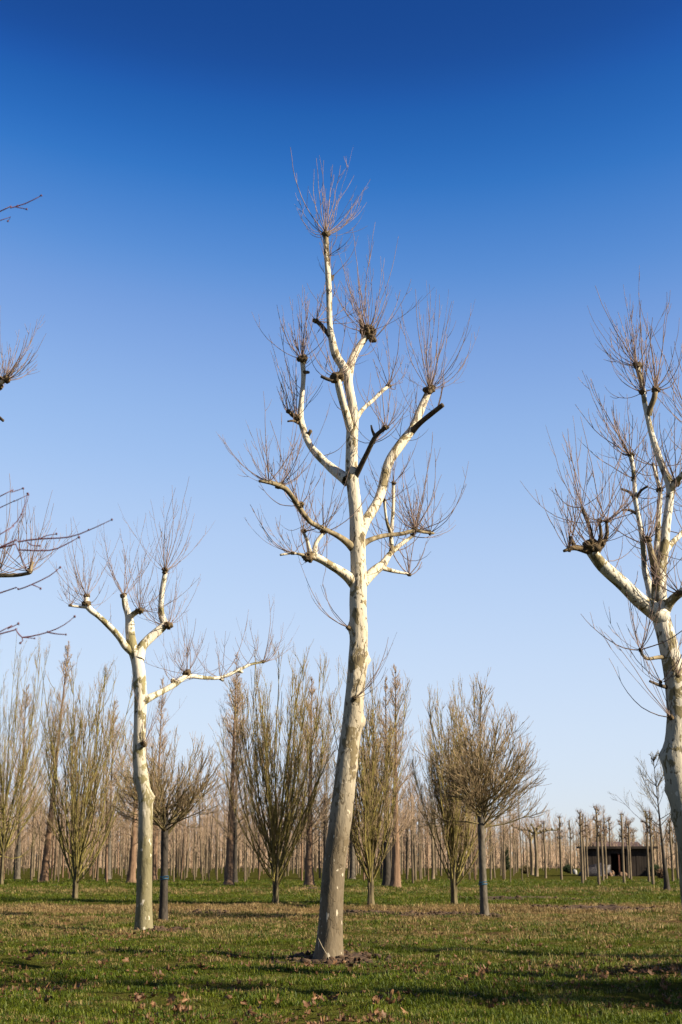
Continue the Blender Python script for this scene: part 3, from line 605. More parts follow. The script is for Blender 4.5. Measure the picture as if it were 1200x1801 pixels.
def spire_tree(loc, H, W, seed, label, clear=1.5, trunk_r=.16, lean=0.0, mat='conifer_bark', n=130, mats=('twig', 'pink_twig'), group='tall spire-shaped bare trees', asc=.8):
    n = int(n * .85); g = np.random.default_rng(seed); root = thing('spire_tree', loc, label, 'tree', group)
    trunk_obj(root, [[0, 0, -.1, trunk_r * 1.35], [lean * .1, 0, .6, trunk_r], [lean * .35, 0, H * .33, trunk_r * .55], [lean * .7, 0, H * .7, trunk_r * .22], [lean, 0, H, .012]], mat, seed=seed, rough=.2, flare=.3)
    t = g.uniform(0, 1, n) ** 1.05; z = clear + t * (H - clear) * .98
    th = g.uniform(0, 2 * np.pi, n); ph = asc * g.uniform(.75, 1.35, n) * (1.25 - .55 * t)
    L = (W * 1.75 * (1.03 - t) ** .8 + .12) * g.uniform(.55, 1.25, n)
    S = np.stack([lean * z / H, 0 * z, z], -1); D = np.stack([np.sin(ph) * np.cos(th), np.sin(ph) * np.sin(th), np.cos(ph)], -1)
    P = grow(S, D, L, 8, .35, .06, g); mb = MB(); mb.tubes(P, taper(n, 8, .018, .006, g), 4, 0)
    Q = branch_off(P, 7, .12, 1, .55, (.22, .62), 5, .3, .09, g, rel=True); mb.tubes(Q, taper(len(Q), 5, .007, .0045, g), 3, 1)
    U = branch_off(Q, 3, .2, 1, .55, (.3, .7), 3, .2, .09, g, rel=True); mb.tubes(U, taper(len(U), 3, .005, .0036, g), 3, 1)
    o = mb.build('crown', [MAT[m] for m in mats], root); o['kind'] = 'stuff'
    return root
def gp(px, py):
    p = ground_at(px, py); p[2] = float(height(p[0], p[1])); return p
def hgt(px, py_base, py_top, Y=None):
    p = ground_at(px, py_base); return float(at(px, py_top, p[1])[2])
def wid(px, py_base, w): return w / ppm(ground_at(px, py_base)[1])

for (px, py, top, w, clear, nst, lab, seed) in (
        (132, 1582, 1180, 170, .55, 46, 'green-stemmed vase tree in front of a leaning reddish trunk', 1),
        (485, 1591, 1165, 165, .55, 50, 'tallest dense vase tree with its lowest stems arching out widely', 2),
        (652, 1594, 1235, 120, .7, 40, 'narrow vase tree with a straight dark stem, in front of two reddish trunks', 3),
        (799, 1593, 1262, 125, .55, 40, 'vase tree beside a globe tree whose trunk wears a blue tie', 4),
        (2, 1556, 1150, 190, 1.5, 52, 'broad vase tree on a taller clear stem at the end of its row', 5)):
    vase_tree(gp(px, py), hgt(px, py, top - 12), wid(px, py, w) / 2 * 1.15, 200 + seed, lab, clear=clear, nst=nst + 2, trunk_r=.10)
for (x, y, h_, lab, sd_) in ((9.6, 14.9, 4.6, 'short narrow vase tree added out of view for its shadow, before the mottled plane', 21), (9.4, 13.6, 4.0, 'lowest narrow vase tree added out of view for its shadow', 22), (9.2, 21.5, 5.2, 'narrow vase tree added out of view for its shadow, beyond the mottled plane', 23), (11.5, 13.3, 6.2, 'tallest narrow vase tree added out of view for its shadow', 24), (10.5, 17.6, 5.4, 'narrow vase tree added out of view for its shadow, level with the mottled plane', 25)):  # unseen vase trees, added so their crowns throw shadow bands over the grass
    vase_tree((x, y, float(height(x, y))), h_, .62, 200 + sd_, lab, clear=.6, nst=40, trunk_r=.08)
globe_tree(gp(287, 1617), hgt(287, 1617, 1462), hgt(287, 1617, 1285), wid(287, 1617, 92), 301, 'dark-trunked globe tree with a blue tie close to a white plane trunk', .095, 'dark_trunk', hgt(287, 1617, 1541), leader=False)
globe_tree(gp(851, 1618), hgt(851, 1618, 1452), hgt(851, 1618, 1212), wid(851, 1618, 96), 302, 'globe tree with spreading crown and central leader, blue tie on its grey trunk', .088, 'old_trunk', hgt(851, 1618, 1557), nst=44, lean=.1)
globe_tree(gp(572, 1552), hgt(572, 1552, 1462), hgt(572, 1552, 1215), wid(572, 1552, 50), 303, 'slim globe tree on a dark stem half hidden behind the tallest plane', .1, 'dark_trunk', nst=30)
globe_tree(gp(762, 1546), hgt(762, 1546, 1470), hgt(762, 1546, 1262), wid(762, 1546, 45), 304, 'small pale-stemmed tree standing behind a vase tree, crown narrow and grey', .1, 'sapling', nst=26)
for (px, py, top, w, lean, rad, mat, lab, seed, n) in (
        (76, 1552, 1128, 75, .9, .24, 'conifer_bark', 'spire tree with a reddish trunk leaning beside a vase tree', 1, 150),
        (402, 1558, 1150, 70, .25, .24, 'conifer_bark', 'straight spire tree with long lower branches and thick reddish trunk', 2, 150),
        (413, 1553, 1165, 60, 0, .15, 'dark_trunk', 'thin dark spire tree standing right behind a thicker reddish one', 3, 110),
        (543, 1559, 1190, 75, .12, .23, 'conifer_bark', 'spire tree with dense low crown and stout reddish foot', 4, 160),
        (696, 1561, 1172, 72, .1, .23, 'conifer_bark', 'spire tree with reddish trunk, one of a close pair', 5, 130),
        (681, 1560, 1190, 65, 0, .22, 'dark_trunk', 'spire tree with dark trunk, one of a close pair', 6, 120),
        (231, 1553, 1240, 70, .2, .23, 'conifer_bark', 'spire tree with a dark reddish foot behind the white plane trunk', 7, 130),
        (270, 1549, 1188, 55, .25, .2, 'conifer_bark', 'slender spire tree rising behind the dark-trunked globe tree', 8, 120),
        (30, 1546, 1205, 80, 0, .18, 'old_trunk', 'grey spire tree behind the broad vase tree', 9, 150),
        (190, 1546, 1235, 75, 0, .18, 'old_trunk', 'grey spire tree between a vase tree and the white plane', 10, 140),
        (620, 1546, 1215, 60, 0, .18, 'old_trunk', 'grey spire tree behind the trunk of the tallest plane', 11, 120)):
    spire_tree(gp(px, py), hgt(px, py, top), wid(px, py, w) / 2 * 1.15, 400 + seed, lab, clear=hgt(px, py, 1490), trunk_r=rad, lean=lean, mat=mat, n=n)
# open-branched young tree beside the shed
p = gp(1174, 1566)
spire_tree(p, hgt(1174, 1566, 1330), wid(1174, 1566, 62), 480, 'open-branched dark young tree with long rising limbs near the pollards', clear=1.3, trunk_r=.11, lean=-.35, mat='dark_trunk', n=34, mats=('dark_trunk', 'grey_stem'), group='open young trees', asc=.85)

# pollarded nursery trees before the shed
def pollard_proto(seed, H=4.2):
    g = np.random.default_rng(seed); root = thing('pollard_tree', (0, 0, 0), 'thin bare pollarded tree with knobbed top in the group near the brown shed', 'tree', 'pollards near the shed')
    trunk_obj(root, [[0, 0, -.1, .10], [.02, 0, H * .4, .085], [-.03, .02, H * .75, .075], [.01, 0, H, .06]], 'sapling', 10, .12, .15, seed)
    mb = MB(); n = 12
    z = g.uniform(H * .62, H, n); th = g.uniform(0, 6.28, n)
    P = grow(np.stack([0 * z, 0 * z, z], -1), np.stack([np.cos(th), np.sin(th), g.uniform(-.1, .7, n)], -1), g.uniform(.12, .42, n), 5, .2, .15, g); mb.tubes(P, taper(n, 5, .032, .022, g), 6)
    for q in list(P[:, -1]) + [np.array([0, 0, H])]:
        V, F = lump(q, .055, seed, 1); mb.add(V, F)
    ends = np.repeat(np.vstack([P[:, -1], [[0, 0, H]] * 3]), 9, 0)
    T = grow(ends, g.normal(0, 1, ends.shape) + [0, 0, .4], g.uniform(.15, .4, len(ends)), 4, .3, .1, g); mb.tubes(T, taper(len(T), 4, .009, .005, g), 3, 1)
    mb.build('crown', [MAT['knob'], MAT['shoot']], root)
    return root
protos = [pollard_proto(s) for s in (1, 2, 3)]
spots = [(960, 1544, 1447), (988, 1547, 1437), (1005, 1537, 1444), (1025, 1555, 1431), (1029, 1549, 1436), (1034, 1543, 1439), (1054, 1558, 1424), (1061, 1551, 1446), (1067, 1545, 1439), (1075, 1540, 1441), (1098, 1555, 1432), (1106, 1544, 1440), (1110, 1548, 1449),
         (1142, 1552, 1428), (1149, 1557, 1431), (1184, 1552, 1444), (1193, 1549, 1449), (1202, 1545, 1440), (1220, 1553, 1436)]
for i, (px, py, top) in enumerate(spots):
    o = protos[i] if i < 3 else copy_tree(protos[i % 3])
    o.location = gp(px, py); s = hgt(px, py, top) / 4.2; o.scale = (.78, .78, s); o.rotation_euler = (0, 0, i * 1.7)
    w_ = 'before the dark field shed' if 1040 < px < 1152 else 'between the trained plane trees and the field shed' if px <= 1040 else 'past the shed end, beside the open-branched young tree'
    o['label'] = 'thin bare pollarded tree with knobbed top ' + w_; o['group'] = 'pollards ' + w_
# two espaliered roof trees with level arms
def roof_tree(px, py, ytop, arms, seed, lab):
    g = np.random.default_rng(seed); loc = gp(px, py); H = hgt(px, py, ytop); k = 1 / ppm(loc[1])
    root = thing('roof_plane_tree', loc, lab, 'tree', 'trained roof plane trees')
    trunk_obj(root, [[0, 0, -.1, .15], [.03, 0, H * .5, .12], [-.05, 0, H, .11]], 'sapling', 10, .12, .2, seed)
    for (dx, dz, y) in arms:
        S = spline(np.array([[0, 0, H * .93, .08], [dx * k * .4, y * .4, H + dz * k * .6, .065], [dx * k, y, H + dz * k, .045]]), .15); mb = MB()
        V, F = limb_mesh(S[:, :3], S[:, 3], 8, .2, seed); mb.add(V, F)
        for q in S[3::3]:
            V, F = lump(q[:3] + [0, 0, .06], .10, seed, 1); mb.add(V, F)
            T = grow(np.repeat(q[None, :3], 7, 0), g.normal(0, .6, (7, 3)) + [0, 0, 1], g.uniform(.4, 1.3, 7), 5, .4, .06, g); mb.tubes(T, taper(7, 5, .01, .005, g), 3, 1)
        mb.build('branch', [MAT['grey_stem'], MAT['shoot']], root)
roof_tree(944, 1541, 1463, [(42, 3, .4), (-10, 12, -.8), (-28, 4, .8), (14, 10, 1.2)], 1, 'trained plane tree with level arms on a thick pale stem')
roof_tree(936, 1539, 1475, [(-32, 22, .3), (-12, 26, -.8), (20, 20, .9), (-18, 18, 1.4)], 2, 'trained plane tree with a forked tilted stem beside its thicker twin')

# ------------------------------------------------------------------ rows of nursery saplings
def sapling_mesh(seed):
    g = np.random.default_rng(seed); mb = MB(); H = 5.2
    S = spline(np.array([[0, 0, -.15, .055], [g.uniform(-.04, .04), 0, 2, .05], [g.uniform(-.06, .06), 0, 4, .03], [0, 0, H, .012]]), .35)
    V, F = limb_mesh(S[:, :3], S[:, 3], 6, .05, seed); mb.add(V, F, 0)
    n = 26; z = g.uniform(1.7, H, n); th = g.uniform(0, 6.28, n)
    P = grow(np.stack([0 * z, 0 * z, z], -1), np.stack([np.cos(th), np.sin(th), np.full(n, 1.2)], -1), g.uniform(.5, 1.1, n), 4, .5, .08, g); mb.tubes(P, taper(n, 4, .014, .007, g), 3, 1)
    Q = branch_off(P, 4, .3, 1, .5, (.2, .5), 3, .3, .08, g); mb.tubes(Q, taper(len(Q), 3, .008, .005, g), 3, 1)
    return mb
MAT['sapling_dark'] = rough_mat('brown_sapling_bark', (.035, .025, .015), (.12, .088, .052), 1.7, .5, 0)
sm = [sapling_mesh(s).build('nursery_sapling', [MAT['sapling'] if s in (0, 3, 4) else MAT['sapling_dark'] if s == 1 else MAT['conifer_bark'], MAT['pink_twig']]) for s in range(5)]
meshes = [o.data for o in sm]
for o in sm: bpy.data.objects.remove(o)
g = np.random.default_rng(11); cand = []
for yrow in np.arange(86, 190, 5.2):
    half = yrow * .262 + 3
    for x in np.arange(-half, half, 1.35):
        px = 600 + x / yrow * FPX * .985
        if px > 905 and yrow < 150: continue            # the clearing with the pollards and the shed
        if g.random() < (.2 if px < 905 else .55): continue
        cand.append((x + g.normal(0, .2), yrow + g.normal(0, .4), g.uniform(.72, 1.18)))
cand.sort(key=lambda c: c[1])
near, far = cand[:290], cand[290:]
for i, (x, y, s) in enumerate(near):
    mi_ = int(g.integers(0, 5)); o = obj('nursery_sapling', meshes[mi_]); o.location = (x, y, 0); w_ = g.uniform(.6, 1.5); o.rotation_euler = (g.normal(0, .025), g.normal(0, .025), g.uniform(0, 6.28)); o.scale = (w_, w_, s)
    bark_ = ('pale-barked', 'dark brown', 'reddish-barked', 'pale-barked', 'pale-barked')[mi_]
    tag(o, bark_ + ' slender bare sapling in the close-set nursery rows beyond the meadow', 'sapling', bark_ + ' saplings in the nursery rows')
mbf = MB()
def add_mesh_copy(mb, me, loc, sc, rz, cache={}):
    if me.name not in cache:
        V = np.empty(len(me.vertices) * 3); me.vertices.foreach_get('co', V); V = V.reshape(-1, 3)
        quads = [p for p in me.polygons if p.loop_total == 4]; tris = [p for p in me.polygons if p.loop_total == 3]
        fs = [(np.array([list(p.vertices) for p in ps if p.material_index == m]), m) for ps in (quads, tris) for m in (0, 1)]
        cache[me.name] = (V, [(f, m) for f, m in fs if len(f)])
    V, fs = cache[me.name]; c, s = math.cos(rz), math.sin(rz)
    W = np.stack([V[:, 0] * c - V[:, 1] * s, V[:, 0] * s + V[:, 1] * c, V[:, 2]], -1) * sc + loc
    n0 = mb.n; mb.V.append(W); mb.n += len(W)
    for f, m in fs: mb.F.append(f + n0); mb.M.append(np.full(len(f), m))
for i, (x, y, s) in enumerate(far): add_mesh_copy(mbf, meshes[i % 5], np.array([x, y, 0]), np.array([1, 1, s]), g.uniform(0, 6.28))
tag(mbf.build('far_sapling_rows', [MAT['sapling_dark'], MAT['pink_twig']]), 'far rows of bare saplings merging into one pale thicket', 'saplings', kind='stuff')
# wood on the horizon
mbw = MB(); g = np.random.default_rng(12)
for i in range(420):
    y = g.uniform(200, 420); x = g.uniform(-.30, .30) * y
    add_mesh_copy(mbw, meshes[i % 5], np.array([x, y, 0]), np.array([3.2, 3.2, g.uniform(1.1, 1.7) * (1 if x < .1 * y else .75)]), g.uniform(0, 6.28))
tag(mbw.build('distant_woodland', [MAT['grey_stem'], MAT['pink_twig']]), 'reddish brown bare woodland along the horizon', 'woodland', kind='stuff')

mbt = MB(); n = 9000; y = g.uniform(185, 250, n); x = g.uniform(-.30, .30, n) * y
P = grow(np.stack([x, y, 0 * x], -1), g.normal(0, .16, (n, 3)) + [0, 0, 1], g.uniform(2.0, 5.2, n) * np.where(x > .12 * y, .7, 1), 5, .1, .08, g); mbt.tubes(P, taper(n, 5, .04, .02, g), 3, 0)
tag(mbt.build('thicket', [MAT['pink_twig']]), 'dense pinkish brown thicket closing the view behind the sapling rows', 'thicket', kind='stuff')

# ------------------------------------------------------------------ shed and small things by it
def box(mb, x0, x1, y0, y1, z0, z1, m=0):
    V = np.array([[x, y, z] for x in (x0, x1) for y in (y0, y1) for z in (z0, z1)])
    F = np.array([[0, 1, 3, 2], [4, 6, 7, 5], [0, 4, 5, 1], [2, 3, 7, 6], [0, 2, 6, 4], [1, 5, 7, 3]]); mb.add(V, [F], m)
def shed():
    base = gp(1092, 1541); k = 1 / ppm(base[1]); Hs = 48 * k
    MAT['shed'] = rough_mat('weathered_dark_boards', (.009, .006, .004), (.028, .020, .014), 3, .3, .5, .02)
    MAT['roof'] = rough_mat('mossy_roof_felt', (.010, .008, .005), (.026, .022, .013), 2, 1, .5, .03)
    MAT['inside'] = rough_mat('dark_shed_lining', (.02, .015, .012), (.04, .03, .025), 3, 1, 0)
    MAT['rust'] = rough_mat('rust_red_post', (.05, .018, .012), (.10, .04, .025), 4, 1, 0)
    MAT['tarp'] = rough_mat('black_tarpaulin', (.015, .013, .014), (.05, .045, .045), 5, 1, .8, .05, .5)
    root = thing('field_shed', base, 'low dark wooden field shed with flat mossy roof and open doorway', 'shed')
    x0, x1, d0, d1 = -58 * k, 60 * k, -16 * k, 10 * k; D = 3.2
    bw = .19
    bm = None
    for side, (a, b) in enumerate(((x0, d0), (d1, x1))):
        n = int((b - a) / bw); w = (b - a) / n
        for i in range(n):
            mb = MB(); dz = random.uniform(-.03, .03); dy = random.uniform(0, .03)
            box(mb, a + i * w + .008, a + (i + 1) * w - .008, -dy - .03, 0, -.05, Hs - .05 + dz); mb.build('board', MAT['shed'], root, False)
    mb = MB(); box(mb, x0, d0, .02, .05, -.05, Hs); box(mb, d1, x1, .02, .05, -.05, Hs); box(mb, d0, d1, .02, .05, Hs * .80, Hs)
    box(mb, x0, x0 + .05, .06, D, -.05, Hs); box(mb, x1 - .05, x1, .06, D, -.05, Hs); box(mb, x0 + .06, x1 - .06, D - .05, D, -.05, Hs); mb.build('wall', MAT['inside'], root, False)
    mb = MB(); box(mb, d0 - .0, d1 + .0, -.05, .0, Hs * .80, Hs - .03); mb.build('lintel', MAT['shed'], root, False)
    mb = MB(); box(mb, x0 - .25, x1 + .25, -.35, D + .2, Hs, Hs + .13); r = mb.build('roof', MAT['roof'], root, False)
    mb = MB(); box(mb, x0 - .27, x1 + .27, -.38, -.352, Hs - .05, Hs + .11); mb.build('fascia', MAT['shed'], r, False)
    mb = MB(); box(mb, -2 * k - .05, -2 * k + .05, -.10, -.02 + .0, -.05, Hs * .80); mb.build('door_post', MAT['rust'], root, False)
    # tarpaulin-covered heap leaning on the wall
    c = base + np.array([-42 * k, -1.0, 0]); V, F = lump((0, 0, 0), 1, 5, 3, (1.3, .7, .85), .35); V[:, 2] = np.maximum(V[:, 2], -.08)
    mb = MB(); mb.add(V, F); o = mb.build('tarpaulin_heap', MAT['tarp'], None); o.location = c; tag(o, 'black tarpaulin-covered heap against the shed wall', 'heap')
    c = base + np.array([-16 * k, -1.2, 0]); mb = MB(); gg = np.random.default_rng(4)
    for i in range(24):
        V, F = lump(gg.normal(0, 1, 3) * [.5, .25, .12] + [0, 0, .12], gg.uniform(.08, .22), i, 1); V[:, 2] = np.maximum(V[:, 2], -.05); mb.add(V, F)
    o = mb.build('rubble_heap', MAT['conifer_bark'], None); o.location = c; tag(o, 'small reddish heap of rubble at the shed doorway', 'heap')
shed()
MAT['stone'] = rough_mat('pale_stone', (.18, .175, .16), (.30, .29, .27), 4, 1, .5, .03)
p = gp(1005.5, 1538); mb = MB(); V, F = lump((0, 0, .2), .25, 9, 2, (.7, .7, 1), .3); mb.add(V, F); o = mb.build('stone', MAT['stone'], None); o.location = p + np.array([.25, -.3, 0]); tag(o, 'pale upright stone at the foot of a pollard', 'stone')
# far barn
def barn():
    Y = 190.; k = 1 / ppm(Y); a = at(1085, 1500, Y)
    MAT['barn_roof'] = rough_mat('faded_red_roof', (.045, .028, .026), (.08, .05, .044), .6, 1, 0); MAT['barn_wall'] = rough_mat('dull_brick_wall', (.08, .045, .035), (.13, .08, .062), 1, 1, 0)
    root = thing('barn', (a[0], Y, 0), 'long low far barn with faded red roof behind the shed', 'barn')
    w = 58 * k; h0 = float(at(1085, 1492, Y)[2]); h1 = float(at(1085, 1480, Y)[2])
    mb = MB(); box(mb, -w / 2, w / 2 * 1.6, 0, 9, -.1, h0); mb.build('wall', MAT['barn_wall'], root, False)
    x0, x1 = -w / 2 - .3, w / 2 * 1.6 + .3
    V = np.array([[x0, -.4, h0 - .1], [x1, -.4, h0 - .1], [x0, 4.5, h1], [x1, 4.5, h1], [x0, 9.4, h0 - .1], [x1, 9.4, h0 - .1]]); mb = MB(); mb.add(V, [np.array([[0, 1, 3, 2], [2, 3, 5, 4], [0, 4, 5, 1]]), np.array([[0, 2, 4], [1, 5, 3]])]); mb.build('roof', MAT['barn_roof'], root, False)
barn()
# small evergreen and low shrubs at the edge of the saplings
MAT['evergreen'] = rough_mat('dark_evergreen_needles', (.012, .021, .008), (.04, .056, .02), 6, 1, 0)
def bushy(name, px, py, top, w, mat, lab, seed, n=260, cone=True):
    g = np.random.default_rng(seed); loc = gp(px, py); H = hgt(px, py, top); Wm = wid(px, py, w) / 2
    root = thing(name, loc, lab, 'shrub' if not cone else 'tree'); mb = MB()
    trunk_obj(root, [[0, 0, -.05, .05], [0, 0, H * .5, .035], [0, 0, H * .95, .01]], 'dark_trunk', 7, seed=seed)
    z = g.uniform(.05, 1, n); th = g.uniform(0, 6.28, n); ph = g.uniform(.9, 1.5, n) if cone else g.uniform(.1, 1.4, n)
    L = (Wm * (1.08 - z) + .08) if cone else g.uniform(.5, 1, n) * np.minimum(H, Wm) * 1.0
    zz = z * H if cone else z * .25 * H
    P = grow(np.stack([0 * z, 0 * z, zz], -1), np.stack([np.sin(ph) * np.cos(th), np.sin(ph) * np.sin(th), np.cos(ph)], -1), L, 5, .1, .1, g); mb.tubes(P, taper(n, 5, .02, .012, g), 3)
    Q = branch_off(P, 9, .1, 1, .7, (.1, .3), 3, .1, .1, g); mb.tubes(Q, taper(len(Q), 3, .018, .01, g), 3)
    mb.build('crown', MAT[mat], root)['kind'] = 'stuff'
bushy('evergreen_tree', 890, 1533, 1488, 14, 'evergreen', 'small dark evergreen among the bare saplings', 1)
bushy('shrub', 925, 1537, 1514, 20, 'grey_stem', 'low brown bush beside the trained plane stems', 2, cone=False)
bushy('shrub', 1000, 1536, 1518, 24, 'evergreen', 'low dark green bush behind the pale stone', 3, cone=False)
bushy('shrub', 1152, 1541, 1508, 30, 'evergreen', 'dark green bush at the end of the shed', 4, cone=False)
bushy('shrub', 1165, 1545, 1522, 22, 'conifer_bark', 'rust-brown bush in front of the shed corner', 5, cone=False)

# ------------------------------------------------------------------ soil mounds and clods
def mound(px, py, rx, ry, h, nclod, seed, lab):
    g = np.random.default_rng(seed); c = ground_at(px, py); mb = MB()
    u = np.linspace(-1, 1, 41); X, Yv = np.meshgrid(u * rx, u * ry); r = np.hypot(X / rx, Yv / ry)
    nz = vnoise(X * 5 + 40, Yv * 5 + 40, seed) * .6 + vnoise(X * 13 + 40, Yv * 13 + 40, seed + 1) * .4
    edge = r + (vnoise(X * 3 + 9, Yv * 3 + 9, seed + 3) - .5) * .5
    Z = height(X + c[0], Yv + c[1]) + h * np.clip(1 - edge, -.4, 1) ** 1 * (.5 + nz) + np.where(edge > .95, -.06, 0)
    V = np.stack([X, Yv, Z], -1).reshape(-1, 3); idx = np.arange(41 * 41).reshape(41, 41)
    q = np.stack([idx[:-1, :-1], idx[:-1, 1:], idx[1:, 1:], idx[1:, :-1]], -1).reshape(-1, 4); mb.add(V, [q])
    for i in range(nclod):
        a = g.uniform(0, 6.28); rr = math.sqrt(g.uniform(0, 1)) * 1.05; x, y = rx * rr * math.cos(a), ry * rr * math.sin(a)
        s = g.uniform(.018, .06) * (1.3 if g.random() < .12 else 1)
        V, F = lump((x, y, float(height(x + c[0], y + c[1])) + h * max(0, 1 - rr) * .9 + s * .3), s, seed + i, 1, (1.2, 1, .8), .6); mb.add(V, F)
    o = mb.build('soil_mound', MAT['soil'], None); o.location = (c[0], c[1], 0); tag(o, lab, 'soil', 'bare soil heaps at tree feet')
mound(585, 1690, .9, .8, .09, 150, 1, 'brown soil mound round the foot of the tallest plane')
mound(272, 1638, .75, .7, .08, 90, 2, 'brown soil clods round the foot of the white-barked plane')
mound(851, 1617, .55, .8, .10, 80, 3, 'ring of dug soil round the globe tree with spreading crown')
mound(760, 1611, 1.5, 1.1, .10, 190, 4, 'long row of dug-over soil clods in the straw strip')
mound(660, 1608, 1.1, 1.2, .10, 150, 5, 'dug soil clods between the tallest plane and a narrow vase tree')
mound(345, 1606, .8, 1.2, .06, 70, 6, 'low patch of soil clods in the straw behind the dark-trunked globe tree')
mound(548, 1564, 1.2, 1.6, .12, 60, 7, 'soil clods at the foot of the stout spire tree')
mound(1045, 1598, 2.0, 1.2, .10, 110, 8, 'trampled muddy strip of soil in the open meadow')
mound(930, 1582, 2.6, 1.6, .09, 100, 9, 'muddy rut of bare soil leading towards the pollards')

# ------------------------------------------------------------------ grass
def blade_tuft(seed, n, h, spread):
    g = np.random.default_rng(seed); V = []; F = []
    for i in range(n):
        b = np.array([g.normal(0, spread), g.normal(0, spread), -.012]); a = g.uniform(0, 6.28); lean = g.uniform(.15, 1.2); hh = h * g.uniform(.45, 1.15)
        d = np.array([math.cos(a), math.sin(a), 0]); s = np.array([-d[1], d[0], 0]) * g.uniform(.0022, .004)
        m = b + d * hh * .25 * lean + np.array([0, 0, hh * .62]); t = b + d * hh * .8 * lean + np.array([0, 0, hh * (1.0 - .3 * lean)])
        k = len(V); V += [b - s, b + s, m + s * .8, m - s * .8, t]; F.append(([k, k + 1, k + 2, k + 3], [k + 3, k + 2, k + 4]))
    return new_mesh('grass_tuft', np.array(V), [np.array([f[0] for f in F]), np.array([f[1] for f in F])], MAT['blade'], None, True)
def grass():
    tuft_col = bpy.data.collections.new('grass_tufts')
    for i in range(6):
        o = bpy.data.objects.new('grass_tuft_source', blade_tuft(50 + i, 16, (.045, .055, .06, .07, .05, .085)[i], .045)); tuft_col.objects.link(o)
    g = np.random.default_rng(21); PX = []
    for (y0, y1, dens, sc) in ((12.0, 20, 300, .9), (20, 28, 220, .95), (28, 40, 120, 1.2), (40, 60, 48, 1.5), (60, 95, 16, 1.9)):
        h0 = y1 * .30 + 1.2; n = int((y1 - y0) * 2 * h0 * dens); x = g.uniform(-h0, h0, n); y = g.uniform(y0, y1, n)
        keep = np.abs(x) < y * .27 + 1.2; x, y = x[keep], y[keep]
        d = vnoise(x * 1.3, y * 1.3, 5) * .6 + vnoise(x * 4, y * 4, 6) * .4
        keep = g.random(len(x)) < np.clip((d - .25) * 2.5, .05 if y1 < 25 else .22, 1); x, y, d = x[keep], y[keep], d[keep]
        PX.append(np.stack([x, y, height(x, y), sc * (.35 + d * 1.35) * g.uniform(.65, 1.35, len(x)), g.uniform(0, 6.28, len(x))], -1))
    A = np.concatenate(PX)
    me = bpy.data.meshes.new('grass'); me.vertices.add(len(A)); me.vertices.foreach_set('co', A[:, :3].astype(np.float32).ravel())
    for nm, c in (('tuft_scale', 3), ('tuft_turn', 4)):
        at_ = me.attributes.new(nm, 'FLOAT', 'POINT'); at_.data.foreach_set('value', A[:, c].astype(np.float32))
    me.materials.append(MAT['blade']); me.update()
    o = obj('grass', me); tag(o, 'short meadow grass, green with straw-coloured strips', 'grass', kind='stuff')
    ng = bpy.data.node_groups.new('grass_scatter', 'GeometryNodeTree')
    ng.interface.new_socket('Geometry', in_out='INPUT', socket_type='NodeSocketGeometry'); ng.interface.new_socket('Geometry', in_out='OUTPUT', socket_type='NodeSocketGeometry')
    n = ng.nodes; l = ng.links; gi = n.new('NodeGroupInput'); go = n.new('NodeGroupOutput')
    mp = n.new('GeometryNodeMeshToPoints'); ip = n.new('GeometryNodeInstanceOnPoints'); ci = n.new('GeometryNodeCollectionInfo')
    ci.inputs['Collection'].default_value = tuft_col; ci.inputs['Separate Children'].default_value = True; ci.inputs['Reset Children'].default_value = True
    a1 = n.new('GeometryNodeInputNamedAttribute'); a1.data_type = 'FLOAT'; a1.inputs['Name'].default_value = 'tuft_scale'
    a2 = n.new('GeometryNodeInputNamedAttribute'); a2.data_type = 'FLOAT'; a2.inputs['Name'].default_value = 'tuft_turn'
    cx = n.new('ShaderNodeCombineXYZ')
    l.new(gi.outputs[0], mp.inputs['Mesh']); l.new(mp.outputs[0], ip.inputs['Points']); l.new(ci.outputs[0], ip.inputs['Instance']); ip.inputs['Pick Instance'].default_value = True
    l.new(a2.outputs[0], cx.inputs[2]); l.new(cx.outputs[0], ip.inputs['Rotation']); l.new(a1.outputs[0], ip.inputs['Scale']); l.new(ip.outputs[0], go.inputs[0])
    md = o.modifiers.new('scatter', 'NODES'); md.node_group = ng
grass()

# ------------------------------------------------------------------ fallen leaves
def leaf_geo(seed):
    """crumpled five-lobed dry plane leaf, about 1 unit across, with a stalk"""
    g = np.random.default_rng(seed); prof = []
    for i, (r, a) in enumerate(((.16, -90), (.40, -58), (.46, -40), (.26, -22), (.50, -2), (.58, 14), (.30, 38), (.52, 72), (.62, 90), (.52, 108), (.30, 142), (.58, 166), (.50, 182), (.26, 202), (.46, 220), (.40, 238))):
        r *= g.uniform(.85, 1.15); prof.append((r * math.cos(R(a)), r * math.sin(R(a))))
    cu, cv, tw, f1, f2 = g.uniform(.4, 3.0), g.uniform(-1.2, 2.0), g.uniform(-1, 1), g.uniform(5, 9), g.uniform(0, 6)
    def bend(x, y):
        r = math.hypot(x, y)
        return (x * (1 - .55 * min(1, abs(cu) * abs(x) * .7)), y * (1 - .3 * abs(cv) * abs(y)), .8 * (cu * x * x + cv * y * y + tw * x * y) + .16 * r * math.sin(f1 * x + f2) + .16 * r * math.cos(f1 * y - f2))
    n = len(prof); V = [bend(0, 0)] + [bend(x * .55, y * .55) for x, y in prof] + [bend(*p) for p in prof]; F3 = []; F4 = []
    for i in range(n):
        j = (i + 1) % n; F3.append([0, 1 + i, 1 + j]); F4.append([1 + i, 1 + n + i, 1 + n + j, 1 + j])
    k = len(V); s = bend(0, -.1); V += [(s[0] - .015, s[1], s[2]), (s[0] + .015, s[1], s[2]), (.03, -.6, s[2] + .12)]; F3.append([k, k + 1, k + 2])
    V = np.array(V); V[:, 2] -= V[:, 2].min(); return V, [np.array(F3), np.array(F4)]
LG = [leaf_geo(s) for s in range(8)]; LM = [new_mesh('fallen_leaf', V, F, MAT['leaf']) for V, F in LG]
